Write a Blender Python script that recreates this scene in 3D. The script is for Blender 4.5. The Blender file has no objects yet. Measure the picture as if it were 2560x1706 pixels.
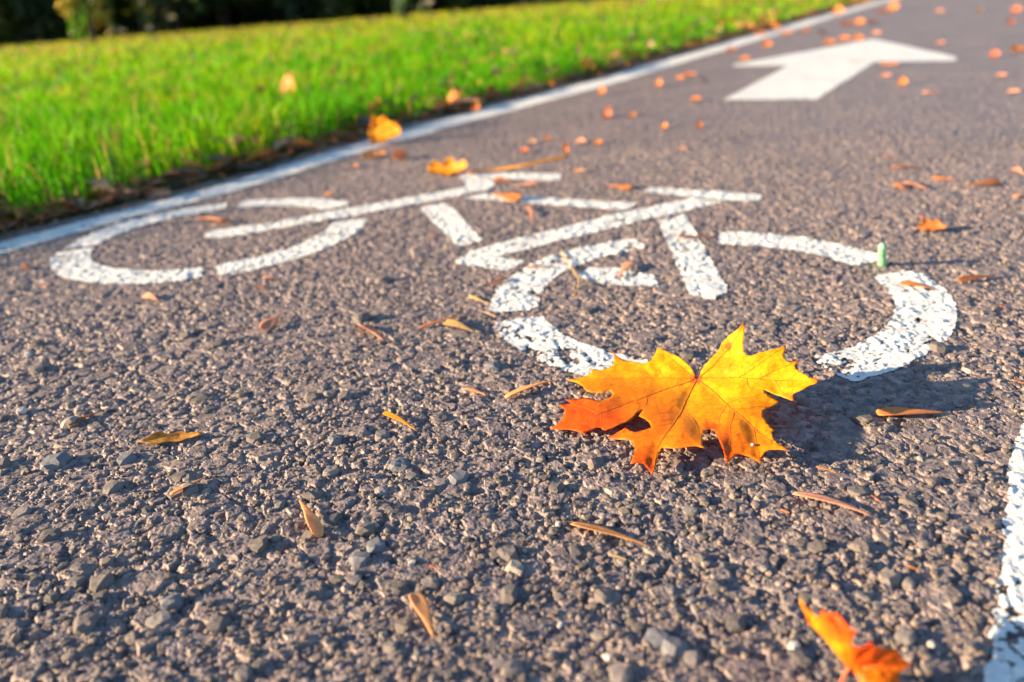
import bpy, bmesh, math, random
import numpy as np
from mathutils import Vector, Matrix
from mathutils.geometry import delaunay_2d_cdt

random.seed(7)
rng = np.random.default_rng(11)
scene = bpy.context.scene
COL = scene.collection

# ------------------------------------------------------------------ camera
PW, PH = 2560.0, 1706.0
FPX = 2050.0
CAMH = 0.25
H0, HS, VPX = 80.0, -0.078, 2660.0          # tilted horizon line and where the path runs to
_c0 = H0 + HS * PW / 2 - PH / 2
_n = np.array([HS, -1.0, _c0 / FPX]); _n /= np.linalg.norm(_n)
_d = np.array([VPX - PW / 2, H0 + HS * VPX - PH / 2, FPX]); _d /= np.linalg.norm(_d)
_r = np.cross(_d, _n)
CAMP = np.array([0.0, 0.0, CAMH])
cx = np.array([_r[0], _d[0], _n[0]]); cy = -np.array([_r[1], _d[1], _n[1]]); cz = -np.array([_r[2], _d[2], _n[2]])

def to_px(P):
    q = np.asarray(P) - CAMP
    X, Y, Z = q @ cx, q @ (-cy), q @ (-cz)
    return np.array([PW / 2 + FPX * X / Z, PH / 2 + FPX * Y / Z])

def ray(px, py):
    v = np.array([px - PW / 2, py - PH / 2, FPX])
    return np.array([v @ _r, v @ _d, v @ _n])

def gp(px, py, z=0.0):
    d = ray(px, py)
    return CAMP + d * ((z - CAMH) / d[2])

cam_data = bpy.data.cameras.new('camera')
cam = bpy.data.objects.new('camera', cam_data)
COL.objects.link(cam)
M = Matrix.Identity(4)
for i in range(3):
    M[i][0], M[i][1], M[i][2], M[i][3] = cx[i], cy[i], cz[i], CAMP[i]
cam.matrix_world = M
cam_data.sensor_width = 36.0
cam_data.lens = FPX / PW * 36.0
cam_data.clip_start = 0.01
cam_data.clip_end = 1000
cam_data.dof.use_dof = True
cam_data.dof.focus_distance = float((gp(1600, 1065, 0.01) - CAMP) @ (-cz))
cam_data.dof.aperture_fstop = 5.2
scene.camera = cam

# ------------------------------------------------------------------ sky, sun, exposure
SUN_EL, SUN_AZ = math.radians(14.5), math.radians(216.0)     # direction TO the sun, from +X
sv = Vector((math.cos(SUN_AZ) * math.cos(SUN_EL), math.sin(SUN_AZ) * math.cos(SUN_EL), math.sin(SUN_EL)))
world = bpy.data.worlds.new('World'); scene.world = world
world.use_nodes = True
wn = world.node_tree.nodes; wl = world.node_tree.links
sky = wn.new('ShaderNodeTexSky'); sky.sky_type = 'NISHITA'; sky.sun_disc = False
sky.sun_elevation = SUN_EL
sky.sun_rotation = math.atan2(sv.x, sv.y)
sky.air_density = 1.0; sky.dust_density = 0.5; sky.ozone_density = 2.4
bg = wn['Background']; bg.inputs['Strength'].default_value = 0.072
wl.new(sky.outputs[0], bg.inputs['Color'])
sl = bpy.data.lights.new('sun', 'SUN'); sl.energy = 5.0; sl.angle = math.radians(0.5); sl.color = (1.0, 0.69, 0.40)
so = bpy.data.objects.new('sun', sl); COL.objects.link(so)
so.rotation_euler = sv.to_track_quat('Z', 'Y').to_euler(); so.location = sv * 20
scene.view_settings.view_transform = 'Standard'
scene.view_settings.look = 'None'
scene.view_settings.gamma = 1.0
scene.view_settings.use_curve_mapping = False
scene.view_settings.exposure = 1.82

# ------------------------------------------------------------------ helpers
def tag(o, label=None, cat=None, group=None, kind=None):
    if label: o['label'] = label
    if cat: o['category'] = cat
    if group: o['group'] = group
    if kind: o['kind'] = kind
    return o

def link(name, me, mat=None, parent=None):
    o = bpy.data.objects.new(name, me); COL.objects.link(o)
    if mat is not None and me is not None:
        me.materials.clear(); me.materials.append(mat)
    if parent is not None:
        o.parent = parent
    return o

def np_mesh(name, V, F, smooth=True, colors=None):
    """V (n,3); F int array (m,4) or (m,3) or list of those."""
    me = bpy.data.meshes.new(name)
    Fs = F if isinstance(F, list) else [F]
    Fs = [f for f in Fs if len(f)]
    V = np.asarray(V, dtype=np.float32)
    loops = np.concatenate([f.ravel() for f in Fs]).astype(np.int32)
    counts = np.concatenate([np.full(len(f), f.shape[1]) for f in Fs])
    starts = np.concatenate([[0], np.cumsum(counts)[:-1]]).astype(np.int32)
    me.vertices.add(len(V)); me.vertices.foreach_set('co', V.ravel())
    me.loops.add(len(loops)); me.loops.foreach_set('vertex_index', loops)
    me.polygons.add(len(counts)); me.polygons.foreach_set('loop_start', starts)
    if colors is not None:
        a = me.color_attributes.new('Col', 'FLOAT_COLOR', 'POINT')
        c = np.ones((len(V), 4), dtype=np.float32); c[:, :3] = colors
        a.data.foreach_set('color', c.ravel())
    me.update(calc_edges=True)
    me.validate()
    me.polygons.foreach_set('use_smooth', np.full(len(me.polygons), smooth, dtype=bool))
    return me

def _hash(ix, iy, k):
    h = (ix.astype(np.int64) * 73856093) ^ (iy.astype(np.int64) * 19349663) ^ (int(k) * 83492791)
    h = h & 0xFFFFFFFF
    h = (h ^ (h >> 16)) * 0x45d9f3b & 0xFFFFFFFF
    h = (h ^ (h >> 16)) * 0x45d9f3b & 0xFFFFFFFF
    h = h ^ (h >> 16)
    return (h & 0xFFFFFF).astype(np.float32) / np.float32(0xFFFFFF)

def vnoise(x, y, s, k):
    u = x / s; v = y / s
    iu = np.floor(u).astype(np.int64); iv = np.floor(v).astype(np.int64)
    fu = (u - iu).astype(np.float32); fv = (v - iv).astype(np.float32)
    fu = fu * fu * (3 - 2 * fu); fv = fv * fv * (3 - 2 * fv)
    a = _hash(iu, iv, k); b = _hash(iu + 1, iv, k); c = _hash(iu, iv + 1, k); d = _hash(iu + 1, iv + 1, k)
    return (a * (1 - fu) + b * fu) * (1 - fv) + (c * (1 - fu) + d * fu) * fv

def chips(x, y, s, prob, hmin, hmax, seed, slope, tilt):
    """convex aggregate chips on a jittered grid; heights in metres"""
    iu = np.floor(x / s).astype(np.int64); iv = np.floor(y / s).astype(np.int64)
    best = np.full(x.shape, -1.0, dtype=np.float32)
    for dx in (-1, 0, 1):
        for dy in (-1, 0, 1):
            cu, cv = iu + dx, iv + dy
            h = [_hash(cu, cv, seed * 31 + q) for q in range(7)]
            px = (x - (cu + 0.5 + (h[0] - .5) * .8) * s).astype(np.float32)
            py = (y - (cv + 0.5 + (h[1] - .5) * .8) * s).astype(np.float32)
            th = hmin + (hmax - hmin) * h[2]
            R = s * (.30 + .32 * h[3])
            a0 = h[4] * 6.283
            val = th + tilt * ((h[5] - .5) * 2 * px + (h[6] - .5) * 2 * py)
            for q in range(5):
                a = a0 + q * 1.2566 + (((h[3] * 7 * (q + 1)) % 1.0) - .5) * .8
                rk = R * (.75 + .5 * ((h[5] * 13 * (q + 1)) % 1.0))
                val = np.minimum(val, th + (rk - (np.cos(a) * px + np.sin(a) * py)) * slope)
            val = np.where(_hash(cu, cv, seed * 31 + 9) < prob, val, -1.0)
            best = np.maximum(best, val)
    return best

def undul(x, y):
    return (vnoise(x, y, .13, 3) - .5) * .0016 + (vnoise(x, y, .045, 4) - .5) * .0012

def ground_h(x, y):
    out = np.empty(x.shape, dtype=np.float32)
    N = 150000
    for i in range(0, len(x), N):
        X, Y = x[i:i + N], y[i:i + N]
        r = np.hypot(X, Y)
        b = -.0037 + (vnoise(X, Y, .006, 5) - .5) * .0016
        b = np.maximum(b, chips(X, Y, .0140, .32, -.0010, .0008, 1, 1.9, .08))
        b = np.maximum(b, chips(X, Y, .0072, .60, -.0017, .0006, 2, 1.9, .12))
        b = np.maximum(b, chips(X, Y, .0041, .86, -.0025, .0004, 3, 1.9, .20))
        b = np.maximum(b, chips(X, Y, .0024, .92, -.0032, -.0002, 4, 1.8, .25))
        b = b + (vnoise(X, Y, .0016, 6) - .5) * .00045 + (vnoise(X, Y, .0008, 7) - .5) * .00025
        amp = np.clip(1.0 - (r - .9) / 2.0, .18, 1.0)
        az_ = np.degrees(np.arctan2(Y, X)) % 360
        amp = amp * np.clip((az_ - 12) / 20, .06, 1) * np.clip((198 - az_) / 12, .06, 1) * np.clip(r / .13, .06, 1)   # unseen ground keeps only its broad undulation
        rough = .75 + .45 * vnoise(X, Y, .16, 8)
        out[i:i + N] = np.maximum(b, -.0055) * amp * rough + undul(X, Y)
    return out

def zg(x, y):
    x = np.atleast_1d(np.asarray(x, float)); y = np.atleast_1d(np.asarray(y, float))
    return ground_h(x, y)

# ------------------------------------------------------------------ materials
def mat(name):
    m = bpy.data.materials.new(name); m.use_nodes = True
    return m, m.node_tree.nodes, m.node_tree.links, m.node_tree.nodes['Principled BSDF']

def noise(n, l, scale, detail=4, rough=.6, coord='Object', dist=0):
    tc = n.new('ShaderNodeTexCoord'); t = n.new('ShaderNodeTexNoise')
    t.inputs['Scale'].default_value = scale; t.inputs['Detail'].default_value = detail
    t.inputs['Roughness'].default_value = rough; t.inputs['Distortion'].default_value = dist
    l.new(tc.outputs[coord], t.inputs['Vector'])
    return t

def ramp(n, l, src, stops):
    r = n.new('ShaderNodeValToRGB')
    e = r.color_ramp.elements
    while len(e) < len(stops): e.new(.5)
    for k, (p, c) in enumerate(stops):
        e[k].position = p; e[k].color = (*c, 1)
    l.new(src, r.inputs['Fac'])
    return r

def mixc(n, l, a, b, fac, mode='MIX'):
    m = n.new('ShaderNodeMix'); m.data_type = 'RGBA'; m.blend_type = mode
    for sock, v in ((m.inputs[0], fac), (m.inputs[6], a), (m.inputs[7], b)):
        if hasattr(v, 'links'): l.new(v, sock)
        elif isinstance(v, tuple): sock.default_value = (*v, 1)
        else: sock.default_value = v
    return m.outputs[2]

def bump(n, l, src, bs, strength, dist):
    b = n.new('ShaderNodeBump'); b.inputs['Strength'].default_value = strength; b.inputs['Distance'].default_value = dist
    l.new(src, b.inputs['Height']); l.new(b.outputs[0], bs.inputs['Normal'])

def asphalt_mat():
    m, n, l, bs = mat('asphalt')
    a = noise(n, l, 900, 5, .7); b = noise(n, l, 170, 4, .6); c = noise(n, l, 6, 4, .6)
    v = n.new('ShaderNodeTexVoronoi'); v.inputs['Scale'].default_value = 190
    tc = n.new('ShaderNodeTexCoord'); l.new(tc.outputs['Object'], v.inputs['Vector'])
    base = ramp(n, l, b.outputs['Fac'], [(.3, (.126, .118, .122)), (.5, (.192, .176, .179)), (.7, (.285, .258, .255))]).outputs[0]
    st = n.new('ShaderNodeSeparateColor'); l.new(v.outputs['Color'], st.inputs[0])
    tint = ramp(n, l, st.outputs[0], [(0, (.62, .62, .66)), (.35, (.95, .95, 1)), (.7, (1.1, 1.02, .95)), (1, (1.5, 1.4, 1.3))]).outputs[0]
    base = mixc(n, l, base, tint, 1.0, 'MULTIPLY')
    fine = ramp(n, l, a.outputs['Fac'], [(.3, (.72, .72, .74)), (.7, (1.25, 1.23, 1.2))]).outputs[0]
    base = mixc(n, l, base, fine, 1.0, 'MULTIPLY')
    big = ramp(n, l, c.outputs['Fac'], [(.35, (.9, .9, .92)), (.65, (1.1, 1.08, 1.05))]).outputs[0]
    base = mixc(n, l, base, big, 1.0, 'MULTIPLY')
    l.new(base, bs.inputs['Base Color'])
    bs.inputs['Roughness'].default_value = .58
    bs.inputs['Specular IOR Level'].default_value = .45
    bump(n, l, a.outputs['Fac'], bs, .55, .0006)
    return m

def stone_mat(name, stops, attr=False):
    m, n, l, bs = mat(name)
    a = noise(n, l, 500, 5, .7); b = noise(n, l, 160, 4, .65, dist=1.5)
    if attr:
        at = n.new('ShaderNodeAttribute'); at.attribute_name = 'Col'; c = at.outputs['Color']
    else:
        oi = n.new('ShaderNodeObjectInfo'); c = ramp(n, l, oi.outputs['Random'], stops).outputs[0]
    g = ramp(n, l, b.outputs['Fac'], [(.35, (.65, .66, .7)), (.55, (1, 1, 1)), (.7, (1.45, 1.4, 1.35))]).outputs[0]
    c = mixc(n, l, c, g, 1.0, 'MULTIPLY')
    l.new(c, bs.inputs['Base Color'])
    bs.inputs['Roughness'].default_value = .6; bs.inputs['Specular IOR Level'].default_value = .45
    bump(n, l, a.outputs['Fac'], bs, .6, .0006)
    return m

def paint_mat():
    m, n, l, bs = mat('white_road_paint')
    a = noise(n, l, 120, 5, .65); b = noise(n, l, 700, 4, .6)
    c = ramp(n, l, a.outputs['Fac'], [(.3, (.56, .61, .60)), (.5, (.70, .76, .75)), (.7, (.76, .81, .80))]).outputs[0]
    l.new(c, bs.inputs['Base Color'])
    bs.inputs['Roughness'].default_value = .55
    bump(n, l, b.outputs['Fac'], bs, .4, .0004)
    return m

def leaf_shader(name, attr=True, color=None, transl=.35, rough=.5, var=.25, nscale=160, spec=.3, net=False):
    m, n, l, bs = mat(name)
    if attr:
        at = n.new('ShaderNodeAttribute'); at.attribute_name = 'Col'; c = at.outputs['Color']
    else:
        rgb = n.new('ShaderNodeRGB'); rgb.outputs[0].default_value = (*color, 1); c = rgb.outputs[0]
        oi = n.new('ShaderNodeObjectInfo')
        t = ramp(n, l, oi.outputs['Random'], [(0, (.75, .72, .7)), (1, (1.25, 1.25, 1.2))]).outputs[0]
        c = mixc(n, l, c, t, 1.0, 'MULTIPLY')
    a = noise(n, l, nscale, 5, .65, dist=.6)
    g = ramp(n, l, a.outputs['Fac'], [(.3, (1 - var, 1 - var * 1.3, 1 - var)), (.55, (1, 1, 1)), (.75, (1 + var, 1 + var, 1))]).outputs[0]
    c = mixc(n, l, c, g, 1.0, 'MULTIPLY')
    if net:
        tcv = n.new('ShaderNodeTexCoord'); vo = n.new('ShaderNodeTexVoronoi'); vo.feature = 'DISTANCE_TO_EDGE'; vo.inputs['Scale'].default_value = 190
        l.new(tcv.outputs['Object'], vo.inputs['Vector'])
        nv = ramp(n, l, vo.outputs['Distance'], [(.0, (.80, .70, .65)), (.09, (1, 1, 1))]).outputs[0]
        c = mixc(n, l, c, nv, 1.0, 'MULTIPLY')
    l.new(c, bs.inputs['Base Color'])
    bs.inputs['Roughness'].default_value = rough
    bs.inputs['Specular IOR Level'].default_value = spec
    bump(n, l, a.outputs['Fac'], bs, .25, .0006)
    tr = n.new('ShaderNodeBsdfTranslucent'); l.new(c, tr.inputs['Color'])
    mx = n.new('ShaderNodeMixShader'); mx.inputs[0].default_value = transl
    l.new(bs.outputs[0], mx.inputs[1]); l.new(tr.outputs[0], mx.inputs[2])
    out = n['Material Output']; l.new(mx.outputs[0], out.inputs['Surface'])
    return m

def plain(name, color, rough=.6, nscale=300, var=.3, bs_=.3):
    m, n, l, bs = mat(name)
    a = noise(n, l, nscale, 4, .6)
    lo = tuple(c * (1 - var) for c in color); hi = tuple(min(1, c * (1 + var)) for c in color)
    c = ramp(n, l, a.outputs['Fac'], [(.3, lo), (.7, hi)]).outputs[0]
    l.new(c, bs.inputs['Base Color']); bs.inputs['Roughness'].default_value = rough
    bs.inputs['Specular IOR Level'].default_value = .3
    bump(n, l, a.outputs['Fac'], bs, bs_, .0005)
    return m

M_ASPH = asphalt_mat()
M_PAINT = paint_mat()
STONE_STOPS = [(0, (.11, .11, .115)), (.3, (.155, .145, .14)), (.6, (.185, .165, .15)), (.85, (.20, .195, .20)), (.97, (.26, .24, .22)), (1, (.36, .34, .31))]
M_STONE = stone_mat('stone_chip', STONE_STOPS)
M_AGG = stone_mat('aggregate_chips', None, True)
M_BLUE = stone_mat('blue_grey_stone', [(0, (.15, .175, .21)), (1, (.19, .205, .235))])
M_PALE = stone_mat('pale_stone', [(0, (.55, .52, .48)), (1, (.68, .66, .63))])
M_LEAF = leaf_shader('autumn_leaf', True, transl=.30, var=.13, nscale=150, net=True)
M_GRASS = leaf_shader('grass_blade', True, transl=.45, var=.12, nscale=40, spec=.08)
M_SOIL = plain('soil', (.075, .05, .035), .9, 60, .5)
DC = {'tan': (.84, .45, .19), 'pink': (.82, .43, .28), 'rust': (.42, .17, .075), 'straw': (.68, .50, .22), 'yellow': (.85, .40, .02),
      'brown': (.20, .09, .045), 'pale': (.70, .62, .50), 'red': (.45, .15, .085), 'orange': (.62, .25, .075), 'dun': (.48, .30, .20)}
MD = {k: leaf_shader('dry_' + k, False, v, transl=.28, rough=.55, var=.22, nscale=400) for k, v in DC.items()}

# ------------------------------------------------------------------ asphalt path
LEFT_L = np.array([(-5, -1.115), (.5, -1.115), (.85, -1.092), (1.4, -1.125), (2.2, -1.088), (3.9, -1.105), (8, -1.11), (70, -1.11)])
LEFT_R = np.array([(-5, -1.06), (.5, -1.060), (.85, -1.031), (1.35, -1.042), (2.1, -.995), (3.6, -1.0), (8, -1.0), (70, -1.0)])
def edge_left(y):
    return np.interp(y, LEFT_L[:, 0], LEFT_L[:, 1]) - .022 - .03 * vnoise(np.zeros_like(y), y, .11, 21) - .012 * vnoise(np.zeros_like(y), y, .03, 22)

def steps(a, b, k):
    n = max(1, int(round(math.log(b / a) / k)))
    return a * np.exp(np.linspace(0, math.log(b / a), n + 1))[1:]
RR = np.concatenate([[.004, .03, .05], steps(.05, .13, .02), steps(.13, .24, .005), steps(.24, .72, .0021), steps(.72, 1.4, .0036), steps(1.4, 3.2, .008), steps(3.2, 90, .035)])
AZ = np.radians(np.concatenate([np.arange(-168, 20, 3.0), np.arange(20, 40, .7), np.arange(40, 76, .22), np.arange(76, 169, .1), np.arange(169, 192, .35)]))
rr, aa = np.meshgrid(RR, AZ, indexing='ij')
gx, gy = (rr * np.cos(aa)).ravel(), (rr * np.sin(aa)).ravel()
na = len(AZ)
i0 = (np.arange(len(RR) - 1)[:, None] * na + np.arange(na)[None, :]).ravel()
i1 = (np.arange(len(RR) - 1)[:, None] * na + ((np.arange(na) + 1) % na)[None, :]).ravel()
quads = np.stack([i0, i0 + na, i1 + na, i1], 1)
fx = gx[quads].mean(1); fy = gy[quads].mean(1)
keep = (fx > edge_left(fy)) & (fx < 2.6) & (fy > -6)
quads = quads[keep]
used = np.unique(quads); remap = np.full(len(gx), -1); remap[used] = np.arange(len(used))
GX, GY = gx[used], gy[used]
GZ = ground_h(GX, GY)
me = np_mesh('asphalt_path', np.stack([GX, GY, GZ], 1), remap[quads], False)
path = link('asphalt_path', me, M_ASPH)
tag(path, 'rough grey asphalt cycle path with pebbly worn surface', 'path', kind='structure')

# ------------------------------------------------------------------ painted markings
def in_poly(X, Y, P):
    P = np.asarray(P); inside = np.zeros(X.shape, bool); j = len(P) - 1
    for i in range(len(P)):
        xi, yi = P[i]; xj, yj = P[j]
        c = ((yi > Y) != (yj > Y))
        inside ^= c & (X < (xj - xi) * (Y - yi) / (yj - yi + 1e-12) + xi)
        j = i
    return inside

PAINT_POLYS = []
def painted(name, poly, wear=.35, parent=None, rmax=1e9, daz=.07, dr=.0017):
    """a skin of paint that follows the chips of the asphalt, missing where the hollows were never covered"""
    P = np.asarray(poly, float)
    PAINT_POLYS.append(P)
    R = np.hypot(P[:, 0], P[:, 1]); A = np.unwrap(np.arctan2(P[:, 1], P[:, 0]))
    r0, r1 = R.min() * .97, min(R.max() * 1.03, rmax); a0, a1 = A.min() - .02, A.max() + .02
    # a long straight strip comes closer than its corners
    nr = int(math.log(r1 / r0) / dr) + 2; nA = int((a1 - a0) / math.radians(daz)) + 2
    lr = r0 * np.exp(np.linspace(0, math.log(r1 / r0), nr)); az = np.linspace(a0, a1, nA)
    r_, a_ = np.meshgrid(lr, az, indexing='ij')
    X, Y = (r_ * np.cos(a_)).ravel(), (r_ * np.sin(a_)).ravel()
    i = (np.arange(nr - 1)[:, None] * nA + np.arange(nA - 1)[None, :]).ravel()
    Q = np.stack([i, i + nA, i + nA + 1, i + 1], 1)
    qx, qy = X[Q].mean(1), Y[Q].mean(1)
    rq = np.hypot(qx, qy); je = np.clip(1.3 - rq, .35, 1.0)
    jx = qx + (vnoise(qx, qy, .004, 31) - .5) * .0035 * je; jy = qy + (vnoise(qx, qy, .004, 32) - .5) * .0035 * je
    k = in_poly(jx, jy, P)
    Q, qx, qy = Q[k], qx[k], qy[k]
    u = np.unique(Q); rm = np.full(len(X), -1); rm[u] = np.arange(len(u))
    X, Y = X[u], Y[u]
    hz = ground_h(X, Y); un = undul(X, Y)
    amp = np.clip(1.0 - (np.hypot(X, Y) - .9) / 2.0, .18, 1.0)
    rel = (hz - un) / amp
    score = rel + (vnoise(X, Y, .03, 33) - .5) * .0024 + (vnoise(X, Y, .0035, 34) - .5) * .0016
    thr = np.quantile(score, .30 * wear)
    Z = np.maximum(hz, un - .0006 * amp) + .0006
    hole = (score < thr)[rm[Q]].mean(1) > .5
    Q = rm[Q][~hole]
    me = np_mesh(name, np.stack([X, Y, Z], 1), Q)
    return link(name, me, M_PAINT, parent)

z4 = lambda x, y: gp(80 + x * .391, 380 + y * .391)[:2]
z5 = lambda x, y: gp(900 + x * .4505, 380 + y * .4505)[:2]
z6 = lambda x, y: gp(1200 + x * .578, 560 + y * .578)[:2]
z3 = lambda x, y: gp(1600 + x * .408, y * .408)[:2]

def fit_circle(pts):
    P = np.array(pts); A = np.c_[2 * P, np.ones(len(P))]
    s = np.linalg.lstsq(A, (P ** 2).sum(1), rcond=None)[0]
    return s[:2], math.sqrt(s[2] + s[:2] @ s[:2])
cN, rN = fit_circle([z6(*p) for p in [(60, 370), (130, 230), (300, 140), (690, 60), (1030, 35), (1300, 50), (1590, 100), (1900, 200), (2050, 370), (2000, 500), (1830, 620), (1600, 690), (60, 430), (180, 540), (390, 665)]])
cF, rF = fit_circle([z4(*p) for p in [(130, 720), (220, 610), (400, 520), (700, 420), (1000, 360), (1240, 325), (1330, 320), (1600, 295), (1850, 300), (180, 790), (400, 850), (640, 862), (900, 835), (1080, 800), (1190, 790), (1500, 730), (1800, 650), (2100, 490)]])

def arc(c, r, w, pa, pb, warp=None):
    """ring sector between the bearings of two points, going counter-clockwise from pa to pb; ends rounded a little"""
    a = math.atan2(pa[1] - c[1], pa[0] - c[0]); b = math.atan2(pb[1] - c[1], pb[0] - c[0])
    while b < a: b += 2 * math.pi
    t = np.linspace(a, b, 40)
    ro = np.full(40, r); ri = np.full(40, r - w)
    e = .006 / r
    ro[0] -= w * .15; ro[-1] -= w * .15; ri[0] += w * .15; ri[-1] += w * .15
    t2 = t.copy()
    o = np.stack([c[0] + ro * np.cos(t), c[1] + ro * np.sin(t)], 1)
    i = np.stack([c[0] + ri * np.cos(t2), c[1] + ri * np.sin(t2)], 1)[::-1]
    return np.concatenate([o, i])

bike = bpy.data.objects.new('bicycle_symbol', None); COL.objects.link(bike)
tag(bike, 'large white painted bicycle symbol on the asphalt path', 'road marking')
WW = .043
# near wheel (right in the frame)
painted('wheel', arc(cN, rN, WW, z6(1800, 150), z6(1035, 50)), .25, bike)
painted('wheel', arc(cN, rN, WW, z6(690, 80), z6(70, 385)), .5, bike)
painted('wheel', arc(cN, rN, WW, z6(70, 425), z6(640, 720)), .75, bike)
painted('wheel', arc(cN, rN, WW, z6(1535, 655), z6(1850, 205)), .45, bike)
# far wheel
painted('wheel', arc(cF, rF, WW, z4(2000, 350), z4(1330, 335)), .2, bike)
painted('wheel', arc(cF, rF, WW, z4(1245, 340), z4(230, 618)), .25, bike)
painted('wheel', arc(cF, rF, WW, z4(180, 640), z4(1080, 785)), .35, bike)
painted('wheel', arc(cF, rF, WW, z4(1185, 775), z4(2125, 430)), .3, bike)
# fork and handlebar, frame tubes, saddle
painted('fork', [z4(1105, 548), z4(1120, 520), z4(1170, 500), z4(1500, 462), z5(0, 308), z5(540, 203), z5(595, 186), z5(548, 136), z5(640, 128), z5(725, 158), z5(748, 180), z5(720, 205), z5(560, 240), z5(0, 350), z4(1600, 490), z4(1200, 553)], .25, bike)
painted('handlebar', [z5(550, 134), z5(620, 110), z5(1115, 121), z5(1112, 160), z5(724, 153), z5(650, 128)], .1, bike)
painted('frame_tube', [z5(330, 312), z5(465, 285), z5(510, 310), z5(682, 495), z5(545, 532)], .3, bike)
painted('frame_tube', [z5(572, 258), z5(690, 232), z5(1538, 287), z5(1480, 327)], .25, bike)
painted('frame_tube', [z5(1838, 256), z5(2005, 280), z5(1330, 440), z5(770, 582), z5(580, 582), z5(605, 553), z5(850, 488), z5(1500, 330)], .3, bike)
painted('frame_tube', [z5(578, 580), z5(528, 604), z5(560, 625), z5(810, 666), z5(916, 608), z5(770, 584)], .35, bike)
painted('saddle', [z5(1570, 222), z5(1615, 198), z5(2225, 236), z5(2232, 252), z5(2200, 275), z5(2010, 270), z5(1840, 250)], .15, bike)
painted('frame_tube', [z5(1655, 385), z5(1805, 345), z5(1830, 400), z5(2035, 750), z5(2040, 785), z5(1960, 815), z5(1830, 800)], .45, bike)
painted('frame_tube', [z6(425, 232), z6(470, 190), z6(600, 196), z6(750, 222), z6(775, 275), z6(640, 270), z6(520, 262)], .5, bike)

arrow = painted('direction_arrow', [z3(512, 616), z3(905, 406), z3(575, 408), z3(575, 398), z3(1430, 240), z3(1945, 352), z3(1940, 372), z3(1440, 380), z3(1082, 612)], .1, None, daz=.1, dr=.003)
tag(arrow, 'white painted arrow pointing up the path beyond the bicycle symbol', 'road marking')

def strip(y0, y1, n, fl, fr):
    y = np.linspace(y0, y1, n)
    return np.concatenate([np.stack([fl(y), y], 1), np.stack([fr(y), y], 1)[::-1]])
fl = lambda y: np.interp(y, LEFT_L[:, 0], LEFT_L[:, 1]); fr = lambda y: np.interp(y, LEFT_R[:, 0], LEFT_R[:, 1])
P = np.concatenate([strip(-1.0, 40, 400, fl, fr)])
ll = painted('edge_line', P, .15, None, daz=.1, dr=.004)
tag(ll, 'long white edge line beside the grass verge', 'road marking')
fr0 = lambda y: np.interp(y, [-1, .28, .47, .52, .7, 40], [.0145, .0145, .0175, .022, .032, .034]) + .004 * vnoise(y * 0, y, .05, 41) - .002
P = strip(.12, 40, 2000, fr0, lambda y: .105 + 0 * y)
rl = painted('edge_line', P, .3, None, daz=.09, dr=.0021)
tag(rl, 'white edge line cut off by the right border near the red leaf', 'road marking')

# ------------------------------------------------------------------ stones set in the asphalt
def in_paint(x, y):
    X = np.atleast_1d(x); Y = np.atleast_1d(y); k = np.zeros(X.shape, bool)
    for p in PAINT_POLYS:
        b0, b1 = p.min(0), p.max(0)
        s = (X > b0[0]) & (X < b1[0]) & (Y > b0[1]) & (Y < b1[1])
        if s.any():
            kk = k[s]; kk |= in_poly(X[s], Y[s], p); k[s] = kk
    return k

def stone_proto(k, npts=15, flat=.5, fine=True):
    """broken stone: a ball cut by random planes, then roughened"""
    r = random.Random(100 + k)
    bm = bmesh.new()
    bmesh.ops.create_icosphere(bm, subdivisions=2 if fine else 1, radius=.5)
    planes = []
    for q in range(9):
        n_ = Vector((r.gauss(0, 1), r.gauss(0, 1), r.gauss(0, .7))).normalized()
        planes.append((n_, r.uniform(.30, .46)))
    planes.append((Vector((r.uniform(-.2, .2), r.uniform(-.2, .2), 1)).normalized(), .28))
    for v in bm.verts:
        for n_, d_ in planes:
            e = v.co.dot(n_)
            if e > d_: v.co *= d_ / e
        v.co += Vector((r.uniform(-1, 1), r.uniform(-1, 1), r.uniform(-1, 1))) * (.016 if fine else .04)
        v.co.z *= flat * 1.5
    me = bpy.data.meshes.new('stone'); bm.to_mesh(me); bm.free()
    return me
protos = [stone_proto(k, 15 + k % 4, .5 + .06 * (k % 4)) for k in range(12)]
for p in protos: p.materials.append(M_STONE)
def put_stone(px, py, wpx, me, rise=.3, aspect=1.0, rz=None, pos=None):
    p = gp(px, py) if pos is None else pos
    D = float((p - CAMP) @ (-cz))
    w = wpx * D / FPX
    o = bpy.data.objects.new('stone', me); COL.objects.link(o); o.parent = path
    o.scale = (w, w * aspect, w)
    o.location = (p[0], p[1], float(undul(p[:1], p[1:2])[0]) + w * .25 * (rise - .35) - .0003)
    o.rotation_euler = (random.uniform(-.15, .15), random.uniform(-.15, .15), random.uniform(0, 6.28) if rz is None else rz)
    return o
mb = [m_.copy() for m_ in protos[:4]]
for m_ in mb: m_.materials.clear(); m_.materials.append(M_BLUE)
mp = [m_.copy() for m_ in protos[4:7]]
for m_ in mp: m_.materials.clear(); m_.materials.append(M_PALE)
for k, (px, py, w) in enumerate([(1002, 1164, 62), (1142, 1200, 66), (940, 1368, 62), (900, 1402, 74), (872, 1258, 34), (318, 1148, 58), (140, 1160, 80), (425, 1508, 74), (1640, 1600, 80), (1690, 1625, 90), (838, 1100, 46), (1230, 920, 50)]):
    put_stone(px, py, w, mb[k % 4], .3)
for k, (px, py, w) in enumerate([(1401, 1562, 26), (70, 890, 26), (55, 1034, 34), (1395, 1312, 24), (2270, 1598, 34), (2328, 1615, 30), (1520, 1645, 34), (1028, 1412, 30), (1985, 1622, 44), (195, 1000, 14), (1160, 1348, 12)]):
    put_stone(px, py, w, mp[k % 3], .9, .75)
n_st = 23
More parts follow.
